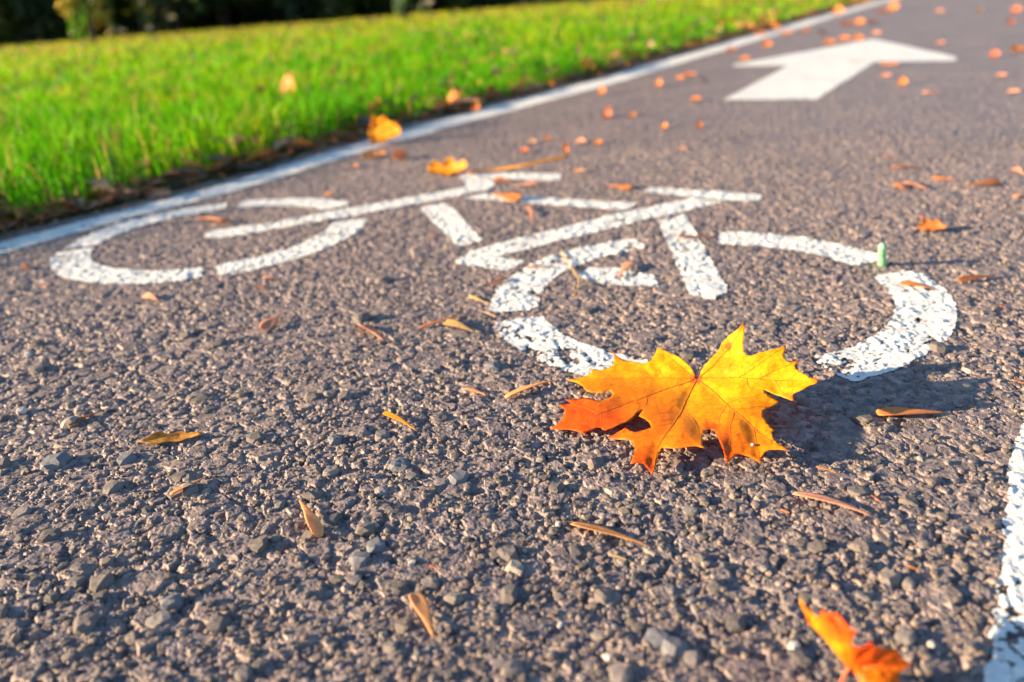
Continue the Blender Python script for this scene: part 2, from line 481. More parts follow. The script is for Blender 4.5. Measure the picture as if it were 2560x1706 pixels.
while n_st < 300:
    py = 700 + (1760 - 700) * random.random() ** .7; px = random.uniform(-20, 2480)
    p = gp(px, py)
    if in_paint(p[0], p[1])[0]: continue
    w = random.choice([24, 28, 32, 36, 42, 48, 58, 70]) * (.75 + .35 * (py - 700) / 1000)
    put_stone(px, py, w, random.choice(protos), random.uniform(-.05, .45), random.uniform(.7, 1.0))
    n_st += 1
# the countless small chips, one part
V, F, Cc = [], [], []
pv = []
for k in range(8):
    m_ = stone_proto(50 + k, 10, .6, False)
    vv = np.array([v.co[:] for v in m_.vertices]); ff = [tuple(p.vertices) for p in m_.polygons]
    tri = []
    for f in ff:
        for q in range(1, len(f) - 1): tri.append((f[0], f[q], f[q + 1]))
    pv.append((vv, np.array(tri)))
    bpy.data.meshes.remove(m_)
NS = 15000
r_s = .22 * np.exp(rng.random(NS) ** .85 * math.log(1.5 / .22)); a_s = np.radians(rng.uniform(78, 168, NS))
sx, sy = r_s * np.cos(a_s), r_s * np.sin(a_s)
ok = (~in_paint(sx, sy)) & (sx > edge_left(sy) + .01)
sx, sy = sx[ok], sy[ok]
sz = ground_h(sx, sy)
pal = np.array([(.10, .10, .115), (.15, .14, .135), (.20, .17, .145), (.17, .175, .19), (.24, .20, .17), (.30, .27, .24)])
off = 0
for k in range(len(sx)):
    vv, tt = pv[k % 8]
    w = (.0016 + .0034 * random.random() ** 2)
    a = random.uniform(0, 6.28); c_, s_ = math.cos(a), math.sin(a)
    q = vv * w
    q = np.stack([q[:, 0] * c_ - q[:, 1] * s_ + sx[k], q[:, 0] * s_ + q[:, 1] * c_ + sy[k], q[:, 2] + sz[k] + w * .12], 1)
    V.append(q); F.append(tt + off); off += len(q)
    Cc.append(np.repeat(pal[random.choice((0, 1, 1, 2, 2, 3, 4, 4, 5))][None] * random.uniform(.8, 1.2), len(q), 0))
me = np_mesh('aggregate', np.concatenate(V), np.concatenate(F), False, np.concatenate(Cc))
agg = link('aggregate', me, M_AGG, path); agg['kind'] = 'stuff'

# ------------------------------------------------------------------ lawn ground and grass
gyl = np.concatenate([np.arange(-6, -.5, .5), np.arange(-.5, 4, .02), np.arange(4, 12, .1), np.arange(12, 90, 2.0)])
gul = np.concatenate([[-.02, 0, .02, .05, .08, .12, .17, .24, .33, .45, .6, .8, 1.1, 1.5, 2, 3, 4.5, 7, 11, 17, 26, 40, 60, 90]])
yy, uu = np.meshgrid(gyl, gul, indexing='ij')
ex = edge_left(yy.ravel()); LX = ex - uu.ravel(); LY = yy.ravel()
LZ = np.where(uu.ravel() < 0, -.006, -.002 + .010 * np.clip(uu.ravel() / .15, 0, 1)) + (vnoise(LX, LY, .05, 51) - .5) * .008 * (uu.ravel() > .01)
nu = len(gul)
i = (np.arange(len(gyl) - 1)[:, None] * nu + np.arange(nu - 1)[None, :]).ravel()
me = np_mesh('lawn', np.stack([LX, LY, LZ], 1), np.stack([i, i + 1, i + nu + 1, i + nu], 1))
m, n, l, bs = mat('lawn_ground')
a = noise(n, l, 30, 5, .65); b = noise(n, l, 1.2, 4, .6)
c1 = ramp(n, l, a.outputs['Fac'], [(.35, (.045, .032, .02)), (.5, (.05, .07, .015)), (.68, (.08, .12, .015))]).outputs[0]
c2 = ramp(n, l, b.outputs['Fac'], [(.35, (.8, .9, .8)), (.65, (1.4, 1.2, 1.0))]).outputs[0]
l.new(mixc(n, l, c1, c2, 1.0, 'MULTIPLY'), bs.inputs['Base Color']); bs.inputs['Roughness'].default_value = .95
bump(n, l, a.outputs['Fac'], bs, .6, .01)
lawn = link('lawn', me, m)
tag(lawn, 'flat green lawn beyond the white edge line', 'lawn', kind='structure')

def build_grass():
    # density falls with distance from the path's painted bicycle
    n0 = 420000
    r = .9 * np.exp(rng.random(n0) * math.log(24 / .9)); a = np.radians(rng.uniform(93, 205, n0))
    x, y = r * np.cos(a), r * np.sin(a)
    u = edge_left(y) - x
    want = np.where(r < 2.0, (r / 2.0) ** 2, (2.0 / r) ** .35)
    tuft = vnoise(x, y, .075, 61) * .85 + vnoise(x, y, .02, 62) * .4
    ok = (u > .012 + .075 * vnoise(x, y, .09, 63) * vnoise(x, y, .03, 66) * 1.6) & (rng.random(n0) < want * .46 * np.clip(tuft * 3.0 - .95 + 1.1 * np.clip(1 - u / .14, 0, 1), .02, 1))
    x, y, r, u = x[ok], y[ok], r[ok], u[ok]
    N = len(x)
    hgt = (.026 + .038 * rng.random(N)) * np.clip(.85 + u / .2, .85, 1.0) * (.45 + .75 * vnoise(x, y, .13, 64) + .45 * vnoise(x, y, .4, 67)) * (1 + .45 * np.clip((1.6 - y) / .5, 0, 1))
    hgt *= np.clip(1.1 - r / 40, .6, 1.1)
    wid = (.0020 + .0028 * rng.random(N)) * np.clip(r / 1.6, 1, 9)
    th = rng.uniform(0, 2 * np.pi, N); la = rng.uniform(0, 2 * np.pi, N)
    lean = hgt * (.15 + .75 * rng.random(N) ** 1.3)
    wx, wy = np.cos(th) * wid * .5, np.sin(th) * wid * .5
    lx, ly = np.cos(la) * lean, np.sin(la) * lean
    z0 = np.full(N, .003)
    P0 = np.stack([x - wx, y - wy, z0], 1); P1 = np.stack([x + wx, y + wy, z0], 1)
    mx, my, mz = x + lx * .32, y + ly * .32, z0 + hgt * .6
    P2 = np.stack([mx - wx * .9, my - wy * .9, mz], 1); P3 = np.stack([mx + wx * .9, my + wy * .9, mz], 1)
    P4 = np.stack([x + lx, y + ly, z0 + hgt * (1 - .25 * (lean / hgt) ** 2)], 1)
    V = np.stack([P0, P1, P2, P3, P4], 1).reshape(-1, 3)
    b = np.arange(N) * 5
    Fq = np.stack([b, b + 1, b + 3, b + 2], 1); Ft = np.stack([b + 2, b + 3, b + 4], 1)
    g1 = np.array([.030, .25, .006]); g2 = np.array([.12, .44, .003]); g3 = np.array([.44, .48, .012]); g4 = np.array([.50, .34, .10])
    t = rng.random(N) * .45 + vnoise(x, y, .22, 65) * .5 + np.clip((r - 3.5) / 10, 0, 1) * .42
    C = np.where((t < .5)[:, None], g1 + (g2 - g1) * (t / .5)[:, None], g2 + (g3 - g2) * np.clip((t - .5) / .45, 0, 1)[:, None])
    C = np.where((rng.random(N) < .07 + .16 * np.clip((r - 3) / 10, 0, 1))[:, None], g4, C) * rng.uniform(.75, 1.2, N)[:, None]
    me = np_mesh('grass', V, [Fq, Ft], True, np.repeat(C, 5, 0))
    return me, N
me, NG = build_grass()
print('blades', NG)
gr = link('grass', me, M_GRASS)
tag(gr, 'bright green mown grass growing along the path', 'grass', kind='stuff')

# brown crumbs and leaf bits on the bare strip between line and lawn
NL = 3400
yl = .35 + 9 * rng.random(NL) ** 1.8; ul = rng.normal(.03, .035, NL)
ul[:450] = .05 + .7 * rng.random(450) ** 1.5
xl = edge_left(yl) - ul
V, F, Cc = [], [], []
cols = [(.26, .13, .07), (.42, .19, .08), (.16, .09, .06), (.48, .30, .20), (.13, .11, .09), (.52, .22, .06)]
for k in range(NL):
    w = random.uniform(.004, .016) * (1.3 if k < 450 else 2.0 if k % 9 == 0 else 1) if ul[k] > -.005 else random.uniform(.002, .005)
    L = w * random.uniform(1, 2.4)
    a = random.uniform(0, 6.28); c_, s_ = math.cos(a), math.sin(a)
    t = random.uniform(-.6, .6)
    pts = [(-L, 0, 0), (0, -w * .5, .3 * w), (L, 0, t * w), (0, w * .5, .4 * w * random.random())]
    for (px, py, pz) in pts:
        V.append((xl[k] + px * c_ - py * s_, yl[k] + px * s_ + py * c_, .003 + .35 * w + pz + (.006 if k % 9 == 0 else 0) + (random.uniform(.015, .04) if k < 450 else .006 if ul[k] > .05 else 0)))
    b = 4 * k
    F.append((b, b + 1, b + 2, b + 3))
    Cc += [cols[random.randrange(6)]] * 4
me = np_mesh('leaf_litter', np.array(V), np.array(F), False, np.array(Cc))
lit = link('leaf_litter', me, leaf_shader('litter', True, transl=.2, var=.2))
tag(lit, 'brown crumbled leaf litter on bare soil between line and grass', 'litter', kind='stuff')

# ------------------------------------------------------------------ maple leaves
def thin_plate(ctrl):
    P = np.array([c[:2] for c in ctrl], float) / 500.0; z = np.array([c[2] for c in ctrl], float)
    n = len(P)
    def U(d2): return .5 * d2 * np.log(d2 + 1e-12)
    K = U(((P[:, None] - P[None]) ** 2).sum(-1)) + np.eye(n) * .02
    A = np.zeros((n + 3, n + 3)); A[:n, :n] = K; A[:n, n] = 1; A[:n, n + 1:] = P; A[n, :n] = 1; A[n + 1:, :n] = P.T
    w = np.linalg.solve(A, np.concatenate([z, [0, 0, 0]]))
    def f(q):
        q = np.atleast_2d(q) / 500.0
        return U(((q[:, None] - P[None]) ** 2).sum(-1)) @ w[:n] + w[n] + q @ w[n + 1:]
    return f

def seg_dist(Q, veins):
    best = np.full(len(Q), 1e9)
    for v in veins:
        for a, b in zip(v[:-1], v[1:]):
            a, b = np.array(a, float), np.array(b, float)
            t = np.clip(((Q - a) @ (b - a)) / ((b - a) @ (b - a)), 0, 1)
            best = np.minimum(best, np.hypot(*(Q - (a + t[:, None] * (b - a))).T))
    return best

def smooth_outline(o, seed, amp):
    o = np.array(o, float); out = []
    r = random.Random(seed)
    for a, b in zip(o, np.roll(o, -1, 0)):
        n_ = max(1, int(np.hypot(*(b - a)) / 22))
        for k in range(n_):
            p = a + (b - a) * k / n_
            if k: p = p + np.array([r.uniform(-amp, amp), r.uniform(-amp, amp)])
            out.append(p)
    return np.array(out)

def big_leaf(name, outline, veins, sides, ctrl, ox, oy, sc, colf, thick, step, petiole=None, vein_w=.0005, vein_mat=None, zmin=.0008):
    fz = thin_plate(ctrl)
    O = smooth_outline(outline, 5, 2.2)
    b0, b1 = O.min(0), O.max(0)
    gx_, gy_ = np.meshgrid(np.arange(b0[0], b1[0], step), np.arange(b0[1], b1[1], step))
    G = np.stack([gx_.ravel(), gy_.ravel()], 1) + rng.uniform(-step * .3, step * .3, (gx_.size, 2))
    inside = in_poly(G[:, 0], G[:, 1], O)
    do = seg_dist(G, [list(O) + [O[0]]])
    G = G[inside & (do > step * .45)]
    pts = np.concatenate([O, G])
    no = len(O)
    res = delaunay_2d_cdt([Vector(p) for p in pts], [(k, (k + 1) % no) for k in range(no)], [], 1, 1e-4)
    Q = np.array([v[:] for v in res[0]]); T = np.array([f for f in res[2] if len(f) == 3])
    allv = veins + sides
    dm, ds = seg_dist(Q, veins), seg_dist(Q, allv)
    z = fz(Q)
    fold = .0006 * (1 - np.exp(-(ds / 45.0) ** 2)) + .0006 * (1 - np.exp(-(dm / 70.0) ** 2))
    z = z + fold + (vnoise(Q[:, 0], Q[:, 1], 130, 71) - .5) * .0005 + (vnoise(Q[:, 0], Q[:, 1], 35, 72) - .5) * .0003
    z = np.maximum(z, zmin)
    W = np.array([gp(ox + q[0] * sc, oy + q[1] * sc, zz) for q, zz in zip(Q, z)])
    C = colf(Q, dm, ds)
    cen = W.mean(0); base = np.array([cen[0], cen[1], 0.0])
    root = bpy.data.objects.new(name, None); COL.objects.link(root); root.location = base
    W0 = W - base
    # orientation: make faces point up
    e = np.cross(W0[T[:, 1]] - W0[T[:, 0]], W0[T[:, 2]] - W0[T[:, 0]])
    flip = e[:, 2] < 0; T[flip] = T[flip][:, ::-1]
    me = np_mesh('blade', W0, T, True, C)
    bl = link('blade', me, M_LEAF, root)
    sd = bl.modifiers.new('thick', 'SOLIDIFY'); sd.thickness = thick; sd.offset = -1
    def fz_at(q):
        q = np.array(q, float)
        a = np.argsort(((Q - q) ** 2).sum(1))[:4]
        wgt = 1 / (((Q[a] - q) ** 2).sum(1) + 4)
        return W[a] .T @ wgt / wgt.sum()
    def tube(pl, w0, w1, m_, nm, lift):
        bm = bmesh.new(); rings = []
        # resample
        pl = np.array(pl, float); d = np.concatenate([[0], np.cumsum(np.hypot(*np.diff(pl, axis=0).T))])
        t = np.linspace(0, d[-1], max(3, int(d[-1] / 22)))
        pp = np.stack([np.interp(t, d, pl[:, 0]), np.interp(t, d, pl[:, 1])], 1)
        pw = np.array([fz_at(p) for p in pp]) - base
        pw[:, 2] += lift
        for k, p in enumerate(pw):
            tg = pw[min(k + 1, len(pw) - 1)] - pw[max(k - 1, 0)]; tg /= np.linalg.norm(tg) + 1e-9
            s = np.cross(tg, (0, 0, 1)); s /= np.linalg.norm(s) + 1e-9; up = np.cross(s, tg)
            w = w0 + (w1 - w0) * k / (len(pw) - 1)
            rings.append([bm.verts.new(Vector(p + s * w * math.cos(q) + up * w * .3 * math.sin(q))) for q in (0, 1.257, 2.513, 3.77, 5.03)])
        for A_, B_ in zip(rings[:-1], rings[1:]):
            for q in range(5): bm.faces.new((A_[q], A_[(q + 1) % 5], B_[(q + 1) % 5], B_[q]))
        me = bpy.data.meshes.new(nm); bm.to_mesh(me); bm.free()
        for p in me.polygons: p.use_smooth = True
        return link(nm, me, m_, root)
    for v in veins: tube(v, vein_w, vein_w * .35, vein_mat, 'vein', vein_w * .1)
    for v in sides: tube(v, vein_w * .5, vein_w * .22, vein_mat, 'vein', vein_w * .05)
    return root, base, fz_at

OUT1 = [(1195, 490), (1210, 440), (1240, 390), (1300, 330), (1350, 270), (1365, 230), (1430, 165), (1490, 120), (1520, 85), (1533, 95), (1530, 160), (1520, 230), (1525, 290), (1545, 318), (1580, 322), (1640, 300), (1720, 280), (1790, 265), (1835, 243), (1838, 270), (1815, 320), (1840, 360), (1870, 372), (1937, 353), (1900, 395), (1910, 420), (1960, 450), (2010, 485), (2072, 496), (2065, 522), (2010, 540), (1960, 570), (1890, 605), (1885, 618), (1893, 654), (1850, 640), (1800, 620), (1750, 605), (1700, 582), (1668, 570), (1680, 592), (1720, 615), (1760, 640), (1790, 660), (1740, 690), (1690, 715), (1668, 728), (1665, 750), (1690, 800), (1725, 845), (1755, 872), (1732, 885), (1740, 920), (1775, 965), (1852, 1007), (1840, 1020), (1780, 1010), (1710, 1015), (1680, 1030), (1652, 1075), (1647, 1117), (1620, 1090), (1570, 1065), (1510, 1045), (1480, 1045), (1440, 1080), (1398, 1118), (1395, 1085), (1385, 1040), (1355, 960), (1325, 890), (1310, 870), (1275, 858), (1240, 880), (1222, 920), (1225, 980), (1245, 1002), (1180, 985), (1120, 990), (1050, 1003), (960, 1000), (920, 1000), (905, 1040), (885, 1110), (855, 1203), (830, 1160), (790, 1115), (740, 1110), (693, 1117), (715, 1060), (730, 1010), (710, 960), (690, 940), (600, 937), (530, 928), (600, 885), (655, 850), (690, 870), (725, 885), (790, 870), (850, 850), (832, 812), (800, 785), (757, 765), (792, 713), (740, 745), (700, 790), (655, 812), (615, 825), (560, 855), (510, 872), (490, 865), (475, 848), (440, 850), (400, 870), (340, 898), (315, 880), (240, 865), (170, 865), (102, 860), (150, 830), (190, 790), (215, 745), (205, 710), (167, 684), (220, 680), (262, 672), (212, 645), (300, 640), (380, 632), (430, 648), (490, 650), (545, 632), (568, 602), (530, 572), (500, 596), (430, 592), (365, 578), (345, 545), (300, 520), (222, 495), (290, 490), (370, 470), (408, 450), (403, 418), (470, 428), (540, 410), (570, 385), (575, 350), (570, 310), (561, 287), (590, 320), (640, 350), (730, 370), (785, 378), (840, 365), (865, 330), (885, 290), (895, 258), (930, 275), (980, 300), (1050, 330), (1100, 370), (1140, 410), (1165, 450), (1172, 485), (1183, 497)]
V1 = [[(1165, 492), (850, 485), (540, 495), (235, 496)], [(1165, 498), (900, 590), (710, 660), (480, 745), (240, 848), (120, 858)], [(1175, 505), (1120, 620), (1065, 740), (1020, 810), (900, 980), (858, 1190)], [(1200, 505), (1290, 570), (1400, 680), (1540, 800), (1650, 900), (1750, 970), (1840, 1012)], [(1205, 490), (1480, 485), (1760, 505), (2055, 512)], [(1200, 480), (1290, 410), (1400, 290), (1475, 180), (1520, 95)], [(1160, 485), (1060, 400), (960, 315), (897, 268)]]
S1 = [[(940, 482), (915, 440), (885, 395)], [(850, 485), (780, 420), (690, 385)], [(560, 494), (510, 455), (420, 425)], [(820, 622), (815, 680), (790, 710)], [(480, 745), (475, 800), (478, 845)], [(400, 780), (405, 820), (400, 865)], [(710, 660), (600, 655), (500, 655)], [(460, 752), (330, 690), (220, 682)], [(1065, 735), (950, 740), (850, 770), (800, 784)], [(1070, 735), (1150, 780), (1190, 850), (1200, 930)], [(1020, 812), (930, 840), (850, 850)], [(960, 900), (830, 905), (700, 930), (560, 928)], [(930, 945), (1050, 960), (1200, 985)], [(1395, 672), (1500, 640), (1600, 625), (1660, 600)], [(1440, 715), (1560, 710), (1690, 690), (1760, 662)], [(1400, 690), (1355, 770), (1335, 870)], [(1460, 740), (1425, 850), (1430, 960), (1405, 1090)], [(1600, 855), (1620, 960), (1645, 1090)], [(1490, 485), (1580, 430), (1700, 340), (1825, 258)], [(1550, 488), (1560, 560), (1650, 580)], [(1760, 505), (1800, 580), (1885, 635)], [(1640, 495), (1760, 430), (1920, 362)], [(1330, 365), (1420, 340), (1530, 320)]]
CT1 = [(1170, 490, .013), (1520, 85, .043), (1835, 243, .037), (2070, 500, .030), (1893, 652, .020), (1785, 660, .016), (1700, 480, .025), (1400, 300, .027), (1850, 1005, .013), (1645, 1115, .006), (1400, 1115, .006), (1450, 800, .014), (1275, 860, .010), (855, 1200, .002), (1000, 900, .012), (695, 1115, .006), (1240, 1000, .013), (535, 928, .004), (790, 715, .010), (105, 860, .002), (170, 685, .004), (450, 760, .009), (225, 495, .004), (562, 290, .014), (895, 260, .021), (600, 430, .009), (850, 485, .010)]
def col1(Q, dm, ds):
    x, y = Q[:, 0], Q[:, 1]
    yel = np.array([.90, .46, .004]); org = np.array([.88, .27, .004]); red = np.array([.80, .12, .006])
    # colour of the leaf itself: yellow near its stalk and right lobes, redder to the lower left lobes and tips
    t = .30 - (x - 1000) / 5200 + (y - 500) / 2000 + (vnoise(x, y, 190, 81) - .5) * .6 + (vnoise(x, y, 60, 82) - .5) * .2 + np.clip((700 - x) / 700, 0, .25) * np.clip((y - 620) / 150, 0, 1)
    t += np.clip((480 - x) / 400, 0, .45) * np.clip((y - 560) / 100, 0, 1)
    t -= .22 * np.clip((640 - y) / 150, 0, 1) * np.clip((1150 - x) / 200, 0, 1)
    t += .28 * np.clip((y - 600) / 200, 0, 1) * np.clip((1300 - x) / 200, 0, 1)
    t += np.where((x > 1250) & (y > 820), np.clip((1500 - x) / 320, 0, .6), 0)
    dt = np.min([np.hypot(x - a, y - b) for a, b in ((1520, 85), (1835, 243), (2070, 500), (1937, 353), (855, 1200), (105, 860), (167, 684), (562, 290), (1852, 1007), (1398, 1118), (530, 928), (1893, 654))], axis=0)
    t += np.clip(1 - dt / 95, 0, 1) * .9
    t = np.clip(t, 0, 1.3)
    C = np.where((t < .6)[:, None], yel + (org - yel) * (t / .6)[:, None], org + (red - org) * np.clip((t - .6) / .6, 0, 1)[:, None])
    sp = vnoise(x, y, 14, 83) * vnoise(x, y, 31, 84)
    C = np.where((sp > .70)[:, None], C * np.array([.7, .55, .5]), C)
    dc = np.hypot(x - 1180, y - 490)
    C = np.where((dc < 42)[:, None], np.array([.70, .13, .03]), C)
    spot = np.hypot((x - 1415) / 22, (y - 255) / 30)
    C = np.where((spot < 1)[:, None], np.array([.62, .16, .01]), C)
    return C
M_VEIN1 = plain('leaf_vein', (.42, .12, .008), .5, 600, .3)
M_VEIN2 = plain('red_leaf_vein', (.66, .20, .02), .5, 600, .3)
leaf1, base1, f1 = big_leaf('maple_leaf', OUT1, V1, S1, CT1, 1340, 780, .34, col1, .0003, 16, vein_w=.00062, vein_mat=M_VEIN1)
tag(leaf1, 'large golden yellow maple leaf lying at the rim of the bicycle wheel', 'leaf')
# pale speck on its lower right lobe
bm = bmesh.new(); bmesh.ops.create_icosphere(bm, subdivisions=2, radius=1)
me = bpy.data.meshes.new('speck'); bm.to_mesh(me); bm.free()
sp = link('speck', me, plain('white_speck', (.85, .83, .78), .4), leaf1)
sp.location = Vector(f1((1590, 985)) - base1) + Vector((0, 0, .0006)); sp.scale = (.0010, .0012, .0007)
sp['label'] = 'tiny white speck'

OUT2 = [(890, 1290), (840, 1220), (760, 1130), (690, 1040), (620, 950), (540, 860), (450, 770), (360, 700), (330, 620), (310, 560), (260, 470), (225, 390), (240, 335), (280, 370), (310, 440), (370, 500), (430, 560), (490, 600), (520, 625), (545, 570), (565, 495), (600, 540), (650, 550), (700, 530), (730, 570), (775, 535), (810, 560), (850, 620), (900, 690), (950, 750), (1000, 780), (1055, 797), (1035, 870), (1010, 940), (1000, 1005), (1060, 1040), (1150, 1050), (1210, 1030), (1240, 980), (1285, 960), (1310, 1000), (1350, 1040), (1450, 1050), (1550, 1065), (1650, 1080), (1690, 1100), (1700, 1160), (1740, 1200), (1800, 1250), (1905, 1300), (1830, 1340), (1760, 1390), (1690, 1440), (1670, 1500), (1720, 1565), (1760, 1650), (1640, 1780), (1500, 1860), (1300, 1800), (1150, 1650), (1080, 1500), (1030, 1430), (960, 1390)]
V2 = [[(960, 1340), (760, 1090), (500, 760), (250, 370)], [(970, 1330), (930, 1100), (900, 900), (790, 570)], [(985, 1335), (1130, 1200), (1220, 1090), (1280, 980)], [(1000, 1345), (1300, 1290), (1600, 1290), (1880, 1300)], [(1000, 1360), (1200, 1480), (1450, 1600), (1700, 1640)]]
S2 = [[(900, 900), (960, 850), (1040, 805)], [(560, 840), (545, 700), (560, 520)], [(1300, 1290), (1450, 1180), (1640, 1090)], [(700, 1010), (720, 800), (705, 545)]]
CT2 = [(240, 340, .024), (565, 500, .034), (790, 545, .037), (1050, 800, .038), (1280, 965, .033), (1650, 1080, .027), (1900, 1300, .018), (960, 1340, .009), (540, 860, .018), (700, 800, .027), (1300, 1300, .016), (1670, 1500, .010), (1300, 1780, .003), (1000, 1100, .024), (1760, 1650, .005)]
def col2(Q, dm, ds):
    x, y = Q[:, 0], Q[:, 1]
    red = np.array([.80, .10, .006]); org = np.array([.82, .20, .006]); yel = np.array([.88, .40, .008])
    dl = np.abs((x - 225) * .72 - (y - 390) * .52) / 240.
    t = np.clip(dl * .9 + (vnoise(x, y, 170, 85) - .5) * .7, 0, 1)
    t = np.where(y > 1350, .3 + .4 * vnoise(x, y, 150, 86), t)
    C = np.where((t < .4)[:, None], yel + (org - yel) * (t / .4)[:, None], org + (red - org) * np.clip((t - .4) / .5, 0, 1)[:, None])
    k = np.clip((x - 1150) / 400, 0, 1)[:, None] * .45
    C = C * (1 - k) + np.array([.55, .18, .01]) * k
    return C
leaf2, base2, f2 = big_leaf('maple_leaf', OUT2, V2, S2, CT2, 1960, 1440, .17, col2, .0003, 30, vein_w=.0004, vein_mat=M_VEIN2, zmin=.0015)
tag(leaf2, 'red orange maple leaf cut off by the bottom edge beside the right line', 'leaf')
# its stalk
def tube_world(name, pts, w0, w1, m_, parent=None, base=np.zeros(3), sides=7):
    pts = np.array(pts, float) - base
    d = np.linspace(0, 1, len(pts)); t = np.linspace(0, 1, max(8, 4 * len(pts)))
    pp = np.stack([np.interp(t, d, pts[:, k]) for k in range(3)], 1)
    if len(pts) > 2:
        for _ in range(4): pp[1:-1] = (pp[:-2] + pp[1:-1] * 2 + pp[2:]) / 4
    bm = bmesh.new(); rings = []
    for k, p in enumerate(pp):
        tg = pp[min(k + 1, len(pp) - 1)] - pp[max(k - 1, 0)]; tg /= np.linalg.norm(tg) + 1e-9
        ref = np.array((0, 0, 1.)) if abs(tg[2]) < .9 else np.array((1., 0, 0))
        s = np.cross(tg, ref); s /= np.linalg.norm(s); up = np.cross(s, tg)
        w = w0 + (w1 - w0) * t[k]
        rings.append([bm.verts.new(Vector(p + s * w * math.cos(q * 6.2832 / sides) + up * w * math.sin(q * 6.2832 / sides))) for q in range(sides)])
    for A_, B_ in zip(rings[:-1], rings[1:]):
        for q in range(sides): bm.faces.new((A_[q], A_[(q + 1) % sides], B_[(q + 1) % sides], B_[q]))
    bm.faces.new(rings[0][::-1]); bm.faces.new(rings[-1])
    me = bpy.data.meshes.new(name); bm.to_mesh(me); bm.free()
    for p in me.polygons: p.use_smooth = True
    o = link(name, me, m_, parent)
    return o
zz9 = lambda x, y, z: gp(1960 + x * .17, 1440 + y * .17, z)
tube_world('stalk', [zz9(975, 1345, .0095), zz9(925, 1395, .008), zz9(880, 1490, .006), zz9(835, 1590, .004), zz9(800, 1700, .003)], .0010, .0008, plain('red_stalk', (.62, .12, .05), .45, 500, .2), leaf2, base2)
zz1 = lambda x, y, z: gp(1340 + x * .34, 780 + y * .34, z)
tube_world('stalk', [zz1(1184, 488, .0125), zz1(1186, 462, .0115), zz1(1200, 430, .006), zz1(1230, 420, .003)], .0011, .0008, plain('pale_stalk', (.62, .32, .20), .45, 500, .2), leaf1, base1)

# ------------------------------------------------------------------ loose debris
def on_ground(p, q, n=9):
    t = np.linspace(0, 1, n)
    return zg(p[0] + (q[0] - p[0]) * t, p[1] + (q[1] - p[1]) * t)

def sliver(name, A, B, wpx, color, label, cat, group=None, fat=.25, lift=.0012, split=False, tipz=0.0):
    """dry winged seed or splinter: wide rounded blade at A tapering to a point at B"""
    a, b = gp(*A), gp(*B)
    L = np.linalg.norm(b - a); D = float(((a + b) / 2 - CAMP) @ (-cz)); u = (b - a) / L; s = np.array([-u[1], u[0], 0])
    q0, q1, q2 = to_px(a), to_px(a + u * .002), to_px(a + s * .002)
    e1, e2 = (q1 - q0) / np.linalg.norm(q1 - q0), (q2 - q0) / .002
    w = min((.7 if name == 'twig' else 1.25) * wpx / max(1.0, abs(e1[0] * e2[1] - e1[1] * e2[0])), .3 * L)
    hz = on_ground(a, b)
    zb = float(np.sort(hz)[-3]) + lift
    base = np.array([a[0], a[1], zb])
    rnd = random.Random(label)
    bend = rnd.uniform(-.03, .03) * L; arch = rnd.uniform(.02, .05) * L; roll = rnd.uniform(-.5, .5)
    prof = [(0, .55), (.06, .9), (.18, 1), (.34, .95), (.5, .72), (.64, .5), (.78, .36), (.9, .24), (1, .10)]
    bm = bmesh.new(); rings = []
    for t, k in prof:
        c = u * L * t + s * bend * math.sin(math.pi * t) + np.array([0, 0, arch * math.sin(math.pi * t) + tipz * t])
        hw = w * .5 * k; ht = max(.00025, hw * fat * (1.0 if t > .5 else .55))
        tw = roll * (1 - t)
        ring = []
        for q in range(8):
            an = q * math.pi / 4
            y_, z_ = hw * math.cos(an), ht * math.sin(an) + .35 * hw * (math.cos(an) ** 2) * (1 - t)
            y2, z2 = y_ * math.cos(tw) - z_ * math.sin(tw), y_ * math.sin(tw) + z_ * math.cos(tw)
            ring.append(bm.verts.new(Vector(c + s * y2 + np.array([0, 0, z2]))))
        rings.append(ring)
    for R1, R2 in zip(rings[:-1], rings[1:]):
        for q in range(8): bm.faces.new((R1[q], R1[(q + 1) % 8], R2[(q + 1) % 8], R2[q]))
    bm.faces.new(rings[0][::-1]); bm.faces.new(rings[-1])
    bmesh.ops.recalc_face_normals(bm, faces=bm.faces)
    zmn = min(v.co.z for v in bm.verts)
    for v in bm.verts: v.co.z -= min(0, zmn)
    me = bpy.data.meshes.new(name); bm.to_mesh(me); bm.free()
    for p in me.polygons: p.use_smooth = True
    o = link(name, me, MD[color]); o.location = base
    tag(o, label, cat, group)
    return o

